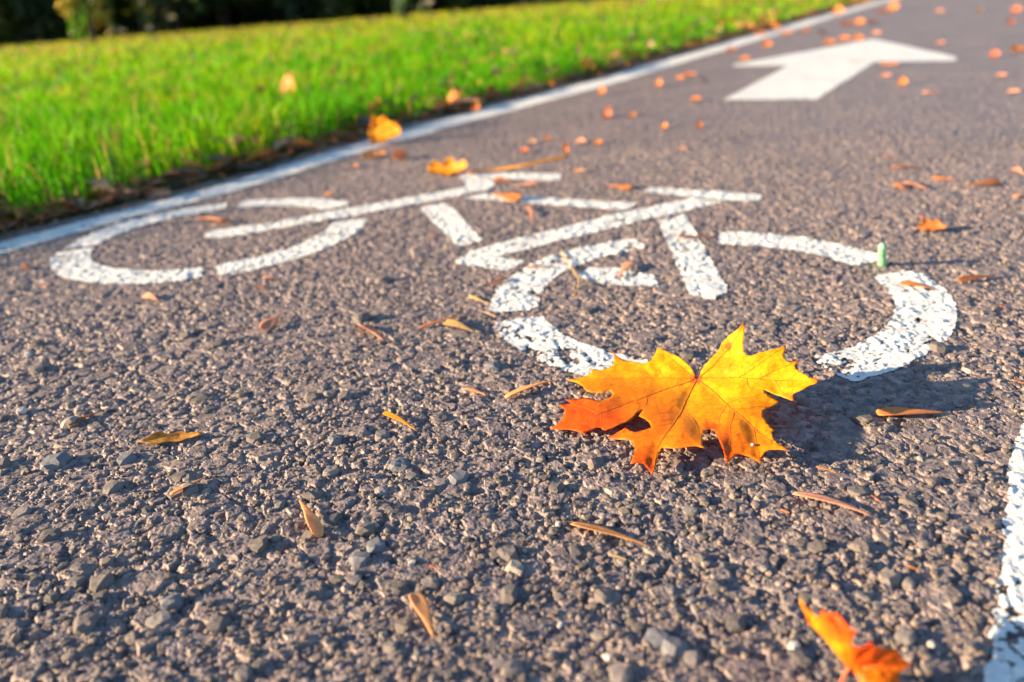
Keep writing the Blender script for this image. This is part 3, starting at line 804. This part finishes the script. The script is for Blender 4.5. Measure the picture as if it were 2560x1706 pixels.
def curl_leaf(name, c, wpx, hpx, color, label, cat='leaf', group=None, curl=.8, rz=0.0, stand=.35, tip=.3, shape='ovate', col=None):
    """small fallen leaf: ovate blade, curled about its midrib, one side tipped up"""
    g = gp(*c)
    D = float((g - CAMP) @ (-cz)); L = wpx * D / FPX; Wd = hpx * D / FPX * 1.6
    rnd = random.Random(label)
    nu_, nv_ = 12, 8
    ph_ = rnd.random() * 6
    V = []
    for i_ in range(nu_ + 1):
        t = i_ / nu_
        if shape == 'ovate': k = math.sin(math.pi * t ** .8) ** .8 * (1 + .22 * math.sin(t * 19 + ph_)) * (.85 + .3 * rnd.random())
        else: k = (math.sin(math.pi * t) ** .5) * (.42 + .68 * abs(math.sin(2.6 * math.pi * t + .5)))
        k = max(k, .02)
        for j_ in range(nv_ + 1):
            v = j_ / nv_ * 2 - 1
            ang = v * curl * 1.4
            r_ = Wd * .5 / max(.3, curl * 1.4)
            yv = r_ * math.sin(ang) * k if curl > .1 else v * Wd * .5 * k
            zv = r_ * (1 - math.cos(ang)) * k
            x_ = (t - .5) * L
            zv += tip * L * .35 * (abs(t - .5) * 2) ** 2 * (1 if t > .5 else .4) + (rnd.random() - .5) * .03 * L * k
            V.append((x_, yv, zv))
    V = np.array(V)
    ca, sa = math.cos(stand), math.sin(stand)
    V = np.stack([V[:, 0], V[:, 1] * ca - V[:, 2] * sa, V[:, 1] * sa + V[:, 2] * ca], 1)
    rz = rz - .75 * stand
    cr, sr = math.cos(rz), math.sin(rz)
    V = np.stack([V[:, 0] * cr - V[:, 1] * sr, V[:, 0] * sr + V[:, 1] * cr, V[:, 2]], 1)
    V[:, 2] -= V[:, 2].min()
    i_ = (np.arange(nu_)[:, None] * (nv_ + 1) + np.arange(nv_)[None, :]).ravel()
    F = np.stack([i_, i_ + nv_ + 1, i_ + nv_ + 2, i_ + 1], 1)
    me = np_mesh(name, V, F)
    o = link(name, me, MD[color])
    sd = o.modifiers.new('thick', 'SOLIDIFY'); sd.thickness = .0003
    # keep the middle of the leaf on the sight line it has in the photograph, resting on the ground
    hz_ = V[:, 2].max() * .45
    g2 = gp(c[0], c[1], hz_)
    zb = float(undul(g2[:1], g2[1:2])[0]) + .0008 if g2[0] > edge_left(g2[1:2])[0] else .006
    o.location = (g2[0], g2[1], zb)
    tag(o, label, cat, group)
    return o

SL = [
 # name, A(wide end), B(point), width px, colour, label, category
 ('twig', (174, 1072), (262, 1030), 11, 'rust', 'straight red brown twig lying left of the curled olive leaf scrap', 'twig'),
 ('straw', (137, 1123), (169, 1124), 5, 'pale', 'tiny cream straw bit left of the curled olive leaf scrap', 'straw'),
 ('winged_seed', (662, 836), (709, 792), 19, 'pink', 'dull pink winged seed standing below the gap of the left wheel', 'seed'),
 ('winged_seed', (899, 820), (962, 860), 18, 'pink', 'pale pink winged seed pointing down right in mid asphalt', 'seed'),
 ('twig', (1050, 823), (1188, 792), 8, 'rust', 'dark red twig crossed by a pale yellow seed', 'twig'),
 ('winged_seed', (1112, 812), (1191, 838), 11, 'straw', 'pale yellow winged seed lying across the dark red twig', 'seed'),
 ('twig', (1271, 704), (1212, 728), 10, 'rust', 'brown twig with its end on the left rim of the right wheel', 'twig'),
 ('straw', (1172, 746), (1227, 767), 4, 'straw', 'thin straw touching the left rim of the right wheel', 'straw'),
 ('splinter', (1266, 998), (1388, 953), 13, 'tan', 'long orange splinter left of the golden maple leaf', 'splinter'),
 ('straw', (960, 1038), (1043, 1084), 9, 'yellow', 'frayed bright yellow straw in the middle of the bare asphalt', 'straw'),
 ('splinter', (1163, 977), (1216, 993), 8, 'tan', 'small flat tan flake just left of the long orange splinter', 'splinter'),
 ('straw', (752, 866), (777, 858), 5, 'pale', 'tiny pale straw left of the pale pink winged seed', 'straw'),
 ('winged_seed', (430, 1247), (517, 1203), 12, 'tan', 'orange tan winged seed below the curled olive leaf scrap', 'seed'),
 ('winged_seed', (798, 1352), (751, 1260), 30, 'tan', 'broad pink wing flake with split end beside a dark stone', 'seed'),
 ('winged_seed', (1036, 1496), (1086, 1604), 33, 'tan', 'thick tan winged seed near the bottom edge, pointing down', 'seed'),
 ('winged_seed', (1428, 1314), (1626, 1368), 19, 'tan', 'long tan winged seed in front of the golden maple leaf', 'seed'),
 ('straw', (1525, 1390), (1568, 1404), 5, 'straw', 'faint short straw under the long tan winged seed', 'straw'),
 ('winged_seed', (1982, 1243), (2182, 1299), 17, 'pink', 'long pinkish winged seed below the leaf shadow', 'seed'),
 ('winged_seed', (2193, 1043), (2366, 1038), 19, 'orange', 'orange winged seed at the right end of the leaf shadow', 'seed'),
 ('splinter', (2040, 1175), (2092, 1191), 7, 'tan', 'small tan splinter below the right lobe of the golden maple leaf', 'splinter'),
 ('splinter', (2178, 1246), (2203, 1266), 10, 'red', 'tiny red chip to the right of the long pinkish winged seed', 'chip'),
 ('splinter', (1950, 1281), (1974, 1289), 9, 'orange', 'tiny orange chip left of the long pinkish winged seed', 'chip'),
 ('twig', (1934, 1075), (1970, 1076), 4, 'pink', 'thin pink stem poking out under the golden maple leaf', 'twig'),
 ('splinter', (2270, 1418), (2298, 1430), 9, 'orange', 'orange speck of bark above the blue shade of the red leaf', 'chip'),
 ('splinter', (1578, 660), (1547, 700), 14, 'pink', 'pink chip standing on the short stroke inside the right wheel', 'chip'),
 ('winged_seed', (2249, 712), (2340, 727), 11, 'orange', 'orange seed wing lying on the white right wheel arc', 'seed'),
 ('twig', (2394, 708), (2502, 696), 11, 'rust', 'rust brown twig right of the right wheel', 'twig'),
 ('twig', (1694, 598), (1792, 601), 6, 'rust', 'thin reddish twig crossing the broad white tube', 'twig'),
 ('twig', (1318, 674), (1391, 676), 7, 'rust', 'reddish sliver on the upper left of the right wheel', 'twig'),
 ('winged_seed', (1235, 452), (1290, 457), 11, 'orange', 'orange sliver just under the white handlebar', 'seed'),
 ('winged_seed', (1348, 463), (1282, 469), 12, 'pink', 'pink sliver between handlebar and top tube', 'seed'),
 ('winged_seed', (1300, 506), (1230, 490), 22, 'orange', 'broad orange seed wing lying on the white top tube', 'seed'),
 ('winged_seed', (1577, 476), (1517, 466), 14, 'orange', 'orange sliver left of the saddle', 'seed'),
 ('winged_seed', (566, 560), (494, 550), 13, 'orange', 'orange seed wing inside the left wheel', 'seed'),
 ('winged_seed', (655, 694), (694, 697), 12, 'pink', 'pinkish sliver right of the gap under the left wheel', 'seed'),
 ('splinter', (644, 718), (664, 724), 14, 'orange', 'small orange chip under the pinkish sliver by the left wheel', 'chip'),
 ('splinter', (362, 744), (396, 757), 22, 'pink', 'pink three-cornered chip below the left wheel', 'chip'),
 ('splinter', (106, 722), (132, 712), 13, 'pink', 'pink sliver below the left end of the left wheel', 'chip'),
 ('splinter', (815, 490), (838, 494), 17, 'orange', 'orange chip at the tip of the left wheel top arc', 'chip'),
 ('splinter', (58, 672), (76, 680), 15, 'orange', 'orange crumb between edge line and left wheel', 'chip'),
 ('splinter', (1074, 590), (1095, 594), 13, 'orange', 'small orange crumb left of the head tube', 'chip'),
 ('splinter', (1320, 520), (1330, 560), 9, 'pink', 'pink crumb under the top tube', 'chip'),
 ('winged_seed', (2228, 422), (2308, 423), 11, 'orange', 'salmon seed sliver above the curled orange leaf, nearest the path centre', 'seed'),
 ('winged_seed', (2204, 396), (2246, 398), 10, 'pink', 'short salmon sliver topmost of those above the curled orange leaf', 'seed'),
 ('winged_seed', (2330, 449), (2396, 456), 11, 'orange', 'salmon sliver upper right of the curled orange leaf', 'seed'),
 ('winged_seed', (2236, 464), (2262, 478), 14, 'orange', 'small salmon sliver left in the crossed pair above the curled leaf', 'seed'),
 ('winged_seed', (2262, 460), (2318, 476), 11, 'pink', 'right salmon sliver in the crossed pair above the curled leaf', 'seed'),
 ('winged_seed', (2500, 462), (2412, 470), 14, 'orange', 'long salmon sliver toward the right border', 'seed'),
 ('winged_seed', (2534, 424), (2560, 438), 16, 'pink', 'salmon chip cut by the right border', 'seed'),
 ('winged_seed', (2538, 498), (2562, 486), 18, 'pink', 'pale pink chip at the right border beside the long salmon sliver', 'seed'),
 ('winged_seed', (2306, 234), (2356, 233), 12, 'pink', 'faint pink sliver right of the round ochre leaf', 'seed'),
 ('splinter', (2046, 800), (2060, 806), 12, 'tan', 'tan crumb inside the right wheel', 'chip'),
 ('splinter', (2496, 770), (2514, 776), 16, 'orange', 'orange crumb right of the right wheel rim', 'chip'),
 ('winged_seed', (2528, 954), (2566, 966), 14, 'orange', 'orange flake at the right border above the edge line', 'chip'),
 ('splinter', (1700, 372), (1722, 377), 9, 'pink', 'pink crumb on bare asphalt between saddle and arrow', 'chip'),
 ('splinter', (1075, 1420), (1094, 1430), 10, 'red', 'tiny brick red crumb near the bottom centre', 'chip'),
]
for s in SL: sliver(*s)

# curled olive-brown scrap on the lower left
o = curl_leaf('leaf_scrap', (428, 1094), 160, 22, 'brown', 'curled olive brown leaf scrap on the lower left asphalt', 'leaf', curl=.9, rz=.0, stand=.5, tip=.25)
pa, pb = gp(351, 1115), gp(505, 1075); o.rotation_euler.z = math.atan2(pb[1] - pa[1], pb[0] - pa[0])
me = o.data; me.materials.clear(); me.materials.append(leaf_shader('olive_scrap', False, (.55, .30, .07), transl=.3, var=.6, nscale=130))
# green stub standing on the wheel arc
g0, g1_ = gp(2205, 664), gp(2207, 607)
st = tube_world('green_stem', [(0, 0, 0), tuple((gp(2206, 636, .0125) - gp(2205, 664)) * 1.0), tuple(gp(2207, 616, .0225) - gp(2205, 664))], .0038, .0034, plain('green_stem', (.24, .60, .34), .45, 200, .4))
st.location = (g0[0], g0[1], float(undul(g0[:1], g0[1:2])[0]) - .0002)
tag(st, 'short cut green plant stem standing on the right wheel arc', 'stem')
ringm = tube_world('stem_end', [(0, 0, .0002), (.0002, .0004, .004)], .0041, .0040, plain('yellow_stem_end', (.55, .45, .05), .5), st)
# thin curved straw thread across the wheel
z0 = .0022
th = tube_world('straw', [gp(1402, 624, z0), gp(1425, 664, z0), gp(1449, 699, z0 + .003), gp(1446, 722, z0 + .002), gp(1431, 740, z0)], .0006, .0005, MD['straw'])
tag(th, 'thin curved straw thread hooked over the right wheel rim', 'straw')
th = tube_world('straw', [gp(1212, 1000 - 220, .002), gp(1240, 800 - 8, .002)], .0004, .0003, MD['straw'])
tag(th, 'short hair of straw beside the break in the right wheel', 'straw')

CL = [
 # centre, width px, height px, colour, label, kwargs
 ((1122, 418), 112, 40, 'yellow', 'golden curled leaf with long stalk above the handlebar', dict(rz=.75, curl=.9, stand=.75, tip=.5, shape='lobed')),
 ((962, 322), 84, 50, 'yellow', 'upright round yellow leaf on the edge line', dict(rz=1.1, curl=.9, stand=1.1, tip=.1)),
 ((876, 346), 56, 24, 'rust', 'brown leaf left of the upright round yellow leaf', dict(rz=.6)),
 ((935, 386), 68, 20, 'tan', 'tan curled leaf below the edge line under the upright yellow leaf', dict(rz=.9, curl=.9)),
 ((998, 388), 56, 20, 'orange', 'orange curled strip hanging toward the path below the upright yellow leaf', dict(rz=2.2, curl=.9, stand=.8)),
 ((887, 415), 22, 14, 'pink', 'pink crumb of leaf under the tan curled leaf', dict(rz=.2)),
 ((2330, 566), 66, 34, 'orange', 'curled orange brown leaf alone to the right of the green stem', dict(rz=.4, curl=1.1, stand=.5)),
 ((2303, 546), 26, 14, 'red', 'red stalk scrap at the top of the curled orange brown leaf', dict(rz=2.6, curl=.9, stand=.9)),
 ((722, 228), 50, 44, 'orange', 'bright orange leaf stuck upright in the grass', dict(rz=.7, curl=.4, stand=1.0)),
 ((752, 215), 26, 18, 'rust', 'small rust leaf right of the bright orange leaf in the grass', dict(rz=.3)),
 ((992, 219), 46, 22, 'orange', 'pale orange leaf in the grass above the upright yellow leaf', dict(rz=.4)),
 ((1048, 248), 28, 18, 'rust', 'rusty leaf bit in the grass left of the leaf cluster', dict(rz=1.0)),
 ((960, 270), 18, 16, 'orange', 'small orange leaf in the grass just above the upright yellow leaf', dict(rz=.2, stand=.9)),
 ((1135, 252), 52, 34, 'orange', 'orange leaf left in the cluster on the verge', dict(rz=.3, stand=.8)),
 ((1103, 268), 38, 24, 'rust', 'rust brown leaf lowest in the cluster on the verge', dict(rz=.8)),
 ((1188, 265), 40, 26, 'orange', 'bright orange leaf right in the cluster, touching the edge line', dict(rz=.2, stand=.7)),
 ((1164, 245), 34, 20, 'brown', 'dark brown leaf behind the cluster on the verge', dict(rz=1.2)),
 ((1229, 236), 36, 30, 'rust', 'rounded brown leaf standing right of the verge cluster', dict(rz=1.9, curl=1.1, stand=.9)),
 ((1284, 226), 42, 22, 'dun', 'tan curled leaf rightmost of the verge cluster row', dict(rz=1.0, curl=1.0)),
 ((260, 492), 172, 28, 'dun', 'long pale brown curled leaf lying on the near edge line', dict(rz=.95, curl=1.0, stand=.5, tip=.15)),
 ((398, 484), 100, 24, 'pink', 'pinkish brown leaf right of the long pale brown leaf', dict(rz=.3, curl=.6)),
 ((393, 462), 26, 24, 'rust', 'small rust leaf standing behind the pinkish brown leaf', dict(rz=1.4, stand=1.1)),
 ((627, 400), 66, 34, 'brown', 'dark brown leaf on the verge in mid length of the near edge line', dict(rz=.7, curl=.9)),
 ((682, 394), 30, 22, 'rust', 'small red brown leaf right of the dark brown verge leaf', dict(rz=1.4, stand=.9)),
 ((132, 500), 14, 22, 'rust', 'narrow rust leaf tip standing at the grass foot on the left', dict(rz=1.5, stand=1.2)),
 ((420, 352), 24, 34, 'tan', 'tan leaf bit hanging in the grass above the edge line', dict(rz=1.2, stand=1.1)),
 ((48, 260), 30, 24, 'rust', 'rust leaf in the grass near the left border', dict(rz=.5, stand=.8)),
 ((12, 282), 40, 26, 'rust', 'red brown leaf in the grass cut by the left border', dict(rz=.2, stand=.6)),
 ((14, 315), 44, 22, 'pale', 'pale leaf in the grass cut by the left border', dict(rz=.2, stand=.6)),
 ((805, 370), 34, 18, 'dun', 'flat dun leaf on the verge left of the brown leaf', dict(rz=.6)),
 ((1804, 73), 22, 24, 'orange', 'orange leaf at the grass edge before the far leaf pile', dict(rz=.5, stand=1.0)),
 ((1872, 70), 44, 24, 'orange', 'yellow orange leaf at the left of the far pile on the edge line', dict(rz=.2, stand=.7)),
 ((1900, 82), 40, 20, 'orange', 'salmon leaf in the middle of the far pile on the edge line', dict(rz=.7)),
 ((1936, 68), 36, 26, 'orange', 'salmon leaf at the right of the far pile on the edge line', dict(rz=.3)),
 ((1968, 82), 40, 14, 'orange', 'flat orange leaf just right of the far pile', dict(rz=.5)),
 ((2015, 75), 28, 18, 'rust', 'rust leaf between the far pile and the double leaf', dict(rz=.1)),
 ((2058, 80), 26, 20, 'dun', 'dun leaf between the far pile and the arrow tip', dict(rz=1.1)),
 ((2098, 24), 32, 24, 'orange', 'yellow leaf on the edge line near the top border', dict(rz=.4, stand=.7)),
 ((2150, 8), 60, 14, 'orange', 'orange leaf on the edge line cut by the top border', dict(rz=.4)),
 ((2236, 16), 34, 24, 'orange', 'round orange leaf at the top border right of the edge line', dict(rz=.2, stand=.9)),
 ((2206, 28), 32, 16, 'rust', 'rust leaf left of the round orange leaf at the top border', dict(rz=.6)),
 ((2150, 54), 36, 22, 'orange', 'bright orange leaf in the row above the arrow tip', dict(rz=.2, stand=.7)),
 ((2118, 58), 40, 18, 'rust', 'rust leaf left in the row above the arrow tip', dict(rz=.5)),
 ((2182, 54), 34, 14, 'brown', 'brown leaf right in the row above the arrow tip', dict(rz=.5)),
 ((2074, 104), 38, 20, 'rust', 'red brown leaf at the left of the arrow tip', dict(rz=.4, stand=.6)),
 ((2112, 95), 34, 18, 'orange', 'rust orange leaf touching the left of the arrow tip', dict(rz=.3)),
 ((2146, 94), 34, 20, 'orange', 'bright orange leaf just behind the arrow tip', dict(rz=.6, stand=.7)),
 ((2192, 82), 28, 14, 'pink', 'faint pink leaf right behind the arrow tip', dict(rz=.3)),
 ((1918, 108), 30, 22, 'orange', 'orange leaf between the far pile and the arrow head', dict(rz=.9, stand=.7)),
 ((1828, 124), 34, 18, 'orange', 'pale orange leaf left of the arrow head', dict(rz=.7)),
 ((1862, 146), 34, 18, 'orange', 'vivid orange leaf on the left corner of the arrow head', dict(rz=.2)),
 ((1780, 104), 28, 20, 'orange', 'orange leaf on the edge line left of the arrow', dict(rz=.4)),
 ((1720, 112), 36, 22, 'rust', 'orange brown leaf on the grass edge left of the arrow', dict(rz=.6)),
 ((1645, 118), 30, 22, 'dun', 'dun leaf in the grass margin left of the arrow', dict(rz=1.1)),
 ((1649, 207), 24, 22, 'orange', 'round orange leaf left of the brown leaf pair near the arrow foot', dict(rz=.4, stand=.9)),
 ((1724, 186), 46, 18, 'rust', 'red brown leaf left in the pair near the arrow foot', dict(rz=.4)),
 ((1700, 194), 28, 14, 'orange', 'pale orange leaf under the pair near the arrow foot', dict(rz=.3)),
 ((1760, 200), 22, 18, 'dun', 'small dun leaf right of the pair near the arrow foot', dict(rz=1.3)),
 ((2224, 161), 58, 14, 'orange', 'flat bright orange leaf against the right notch of the arrow', dict(rz=.1, curl=.4, stand=.3)),
 ((2216, 188), 30, 16, 'pink', 'faint pink leaf under the flat bright orange leaf', dict(rz=.4)),
 ((2258, 203), 26, 24, 'orange', 'round ochre leaf with dark shadow right of the arrow shaft', dict(rz=.6, curl=1.0, stand=.9)),
 ((2138, 154), 44, 12, 'pink', 'faint pink leaf lying on the white arrow', dict(rz=.0, curl=.2, stand=.1)),
 ((1740, 247), 32, 14, 'orange', 'thin orange leaf left of the arrow foot', dict(rz=.1)),
 ((1662, 314), 18, 15, 'orange', 'tiny orange leaf, left of two between saddle and arrow', dict(rz=.2, stand=.7)),
 ((1749, 310), 18, 15, 'orange', 'tiny orange leaf, right of two between saddle and arrow', dict(rz=.9, stand=.7)),
 ((1506, 226), 28, 24, 'orange', 'orange leaf on the asphalt close under the far edge line', dict(rz=.5, stand=.9)),
 ((1522, 280), 26, 26, 'red', 'round red leaf with shadow below the far edge line', dict(rz=.4, curl=1.1, stand=.9)),
 ((1582, 288), 20, 14, 'orange', 'faint orange leaf right of the round red leaf', dict(rz=.4)),
 ((1311, 376), 34, 14, 'red', 'dull red leaf on the asphalt left of the stalk end', dict(rz=.1)),
 ((1369, 346), 26, 14, 'rust', 'dull rust leaf above the stalk end', dict(rz=.2)),
 ((1330, 354), 24, 14, 'dun', 'pale leaf bit above the dull red leaf', dict(rz=.5)),
 ((1452, 353), 32, 14, 'pink', 'pink leaf right of the stalk end', dict(rz=.2)),
 ((1496, 356), 26, 13, 'orange', 'orange leaf farther right of the stalk end', dict(rz=.3)),
 ((1415, 370), 14, 20, 'orange', 'little upright orange leaf at the stalk end', dict(rz=1.3, stand=1.2)),
 ((1450, 428), 36, 12, 'dun', 'flat dull leaf right of the handlebar end', dict(rz=.2)),
 ((2542, 22), 30, 22, 'red', 'red leaf near the top right corner', dict(rz=.3, stand=.8)),
 ((2528, 54), 24, 18, 'red', 'small red leaf under the one near the top right corner', dict(rz=.9, stand=.7)),
 ((2488, 133), 30, 22, 'red', 'red leaf right of the arrow head', dict(rz=.5, stand=.8)),
 ((2544, 122), 42, 26, 'orange', 'pale orange leaf at the right border beyond the arrow', dict(rz=.8)),
 ((2352, 106), 26, 16, 'pink', 'faint pink leaf above the right arrow corner', dict(rz=.8)),
 ((2450, 24), 26, 18, 'dun', 'faint dun leaf by the top border right of the arrow', dict(rz=.8)),
 ((2350, 27), 28, 14, 'pink', 'faint pink leaf by the top border above the arrow', dict(rz=.2)),
 ((2535, 228), 34, 14, 'pink', 'faint pink leaf at the right border below the pale orange leaf', dict(rz=.2)),
 ((2505, 188), 30, 14, 'pink', 'faint pink leaf below the red leaf right of the arrow head', dict(rz=.2)),
]
made = {}
CL = [(c, w * (.86 if c[1] < 235 and c[0] > 1450 else 1), h * (.72 if c[1] < 235 and c[0] > 1450 else 1), colr, lab, kw) for c, w, h, colr, lab, kw in CL]
for c, w, h, colr, lab, kw in CL:
    made[lab] = curl_leaf('fallen_leaf', c, w, h, colr, lab, 'leaf', 'small fallen leaves scattered about the path and verge', **kw)
lf = made['golden curled leaf with long stalk above the handlebar']
b_ = np.array(lf.location)
tube_world('stalk', [gp(1170, 432, .006), gp(1230, 427, .004), gp(1300, 416, .012), gp(1360, 403, .016), gp(1421, 390, .020)], .0016, .0022, MD['yellow'], lf, b_)

# ------------------------------------------------------------------ trees and shrubs along the far side of the lawn
def bark_mat():
    return plain('bark', (.06, .045, .035), .9, 8, .5, .8)
M_BARK = bark_mat()
def foliage_mat(name, col):
    m = leaf_shader(name, True, transl=.2, var=.2, nscale=3); return m
M_FOL = foliage_mat('foliage', None)

def crown_mesh(name, seed, rx, ry, rz_, cz_, n, leaf, cols, low=None):
    r = np.random.default_rng(seed)
    # leaf clumps: many small faces gathered round lumpy centres
    nc = max(10, n // 60)
    cc = r.normal(0, 1, (nc, 3)); cc /= np.linalg.norm(cc, axis=1)[:, None]
    cc *= (r.random(nc) ** .4)[:, None]
    cc = cc * np.array([rx, ry, rz_]) * .88
    idx = r.integers(0, nc, n)
    p = cc[idx] + r.normal(0, .16, (n, 3)) * np.array([rx, ry, rz_])
    p[:, 2] += cz_
    p[:, 2] = np.where(p[:, 2] < .05, 1.4 * r.random(n) ** 1.5, p[:, 2]) if low is None else np.maximum(p[:, 2], low + .3 * r.random(n))
    a = r.normal(0, 1, (n, 3)); a /= np.linalg.norm(a, axis=1)[:, None]
    b = np.cross(a, r.normal(0, 1, (n, 3))); b /= np.linalg.norm(b, axis=1)[:, None]
    s = leaf * r.uniform(.6, 1.3, n)[:, None]
    V = np.stack([p - a * s, p - b * s * .5, p + a * s, p + b * s * .5], 1).reshape(-1, 3)
    F = np.arange(4 * n).reshape(-1, 4)
    C = np.array(cols)[r.integers(0, len(cols), nc)][idx] * r.uniform(.75, 1.25, n)[:, None]
    return np_mesh(name, V, F, False, np.repeat(C, 4, 0))

def at_far(px, dist, dpx=None):
    d = ray(px, H0 + HS * px); d = d[:2] / np.hypot(*d[:2])
    th = math.atan2(d[1], d[0]) - math.radians(29)
    return d * (dist * .93 / max(.35, math.sin(th)))
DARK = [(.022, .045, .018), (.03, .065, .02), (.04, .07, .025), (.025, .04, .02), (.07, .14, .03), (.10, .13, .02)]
def tree(px, dist, h, label, seed, crown_low=.5, rad=2.6):
    p = at_far(px, dist)
    root = bpy.data.objects.new('tree', None); COL.objects.link(root); root.location = (p[0], p[1], 0)
    r = random.Random(seed)
    tr = tube_world('trunk', [(0, 0, -.1), (r.uniform(-.1, .1), 0, h * .3), (r.uniform(-.25, .25), r.uniform(-.2, .2), h * .75)], .20, .06, M_BARK, root, sides=10)
    for k in range(5):
        a = k * 1.26 + r.random(); z1 = h * (.25 + .1 * k)
        tube_world('limb', [(0, 0, z1), (math.cos(a) * rad * .35, math.sin(a) * rad * .35, z1 + .5), (math.cos(a) * rad * .7, math.sin(a) * rad * .7, z1 + .9)], .06, .02, M_BARK, root, sides=6)
    me = crown_mesh('crown', seed, rad, rad, (h - crown_low) * .55, crown_low + (h - crown_low) * .5, 3600, .16, DARK, low=crown_low)
    link('crown', me, M_FOL, root)
    tag(root, label, 'tree', 'dark trees along the far side of the lawn')
def shrub(px, dist, w, h, label, seed, cols, n=900, leaf=.06, group=None):
    p = at_far(px, dist)
    root = bpy.data.objects.new('shrub', None); COL.objects.link(root); root.location = (p[0], p[1], 0)
    for k in range(3):
        a = k * 2.1 + seed
        tube_world('stem', [(0, 0, -.05), (math.cos(a) * w * .12, math.sin(a) * w * .12, h * .4), (math.cos(a) * w * .25, math.sin(a) * w * .25, h * .8)], .025, .008, M_BARK, root, sides=6)
    link('foliage', crown_mesh('foliage', seed, w / 2, w / 2, h * .5, h * .5, n, leaf, cols), M_FOL, root)
    tag(root, label, 'shrub', group)
LT = 'tall dark tree in the shaded row beyond the lawn'
for k, (px, dist) in enumerate([(-1500, 19), (-900, 20), (-450, 18.5), (-120, 20), (150, 21), (420, 19.5), (690, 21), (960, 20), (1250, 22), (1600, 24), (-1900, 16)]):  # trees left of the frame are unseen, added to shade the row
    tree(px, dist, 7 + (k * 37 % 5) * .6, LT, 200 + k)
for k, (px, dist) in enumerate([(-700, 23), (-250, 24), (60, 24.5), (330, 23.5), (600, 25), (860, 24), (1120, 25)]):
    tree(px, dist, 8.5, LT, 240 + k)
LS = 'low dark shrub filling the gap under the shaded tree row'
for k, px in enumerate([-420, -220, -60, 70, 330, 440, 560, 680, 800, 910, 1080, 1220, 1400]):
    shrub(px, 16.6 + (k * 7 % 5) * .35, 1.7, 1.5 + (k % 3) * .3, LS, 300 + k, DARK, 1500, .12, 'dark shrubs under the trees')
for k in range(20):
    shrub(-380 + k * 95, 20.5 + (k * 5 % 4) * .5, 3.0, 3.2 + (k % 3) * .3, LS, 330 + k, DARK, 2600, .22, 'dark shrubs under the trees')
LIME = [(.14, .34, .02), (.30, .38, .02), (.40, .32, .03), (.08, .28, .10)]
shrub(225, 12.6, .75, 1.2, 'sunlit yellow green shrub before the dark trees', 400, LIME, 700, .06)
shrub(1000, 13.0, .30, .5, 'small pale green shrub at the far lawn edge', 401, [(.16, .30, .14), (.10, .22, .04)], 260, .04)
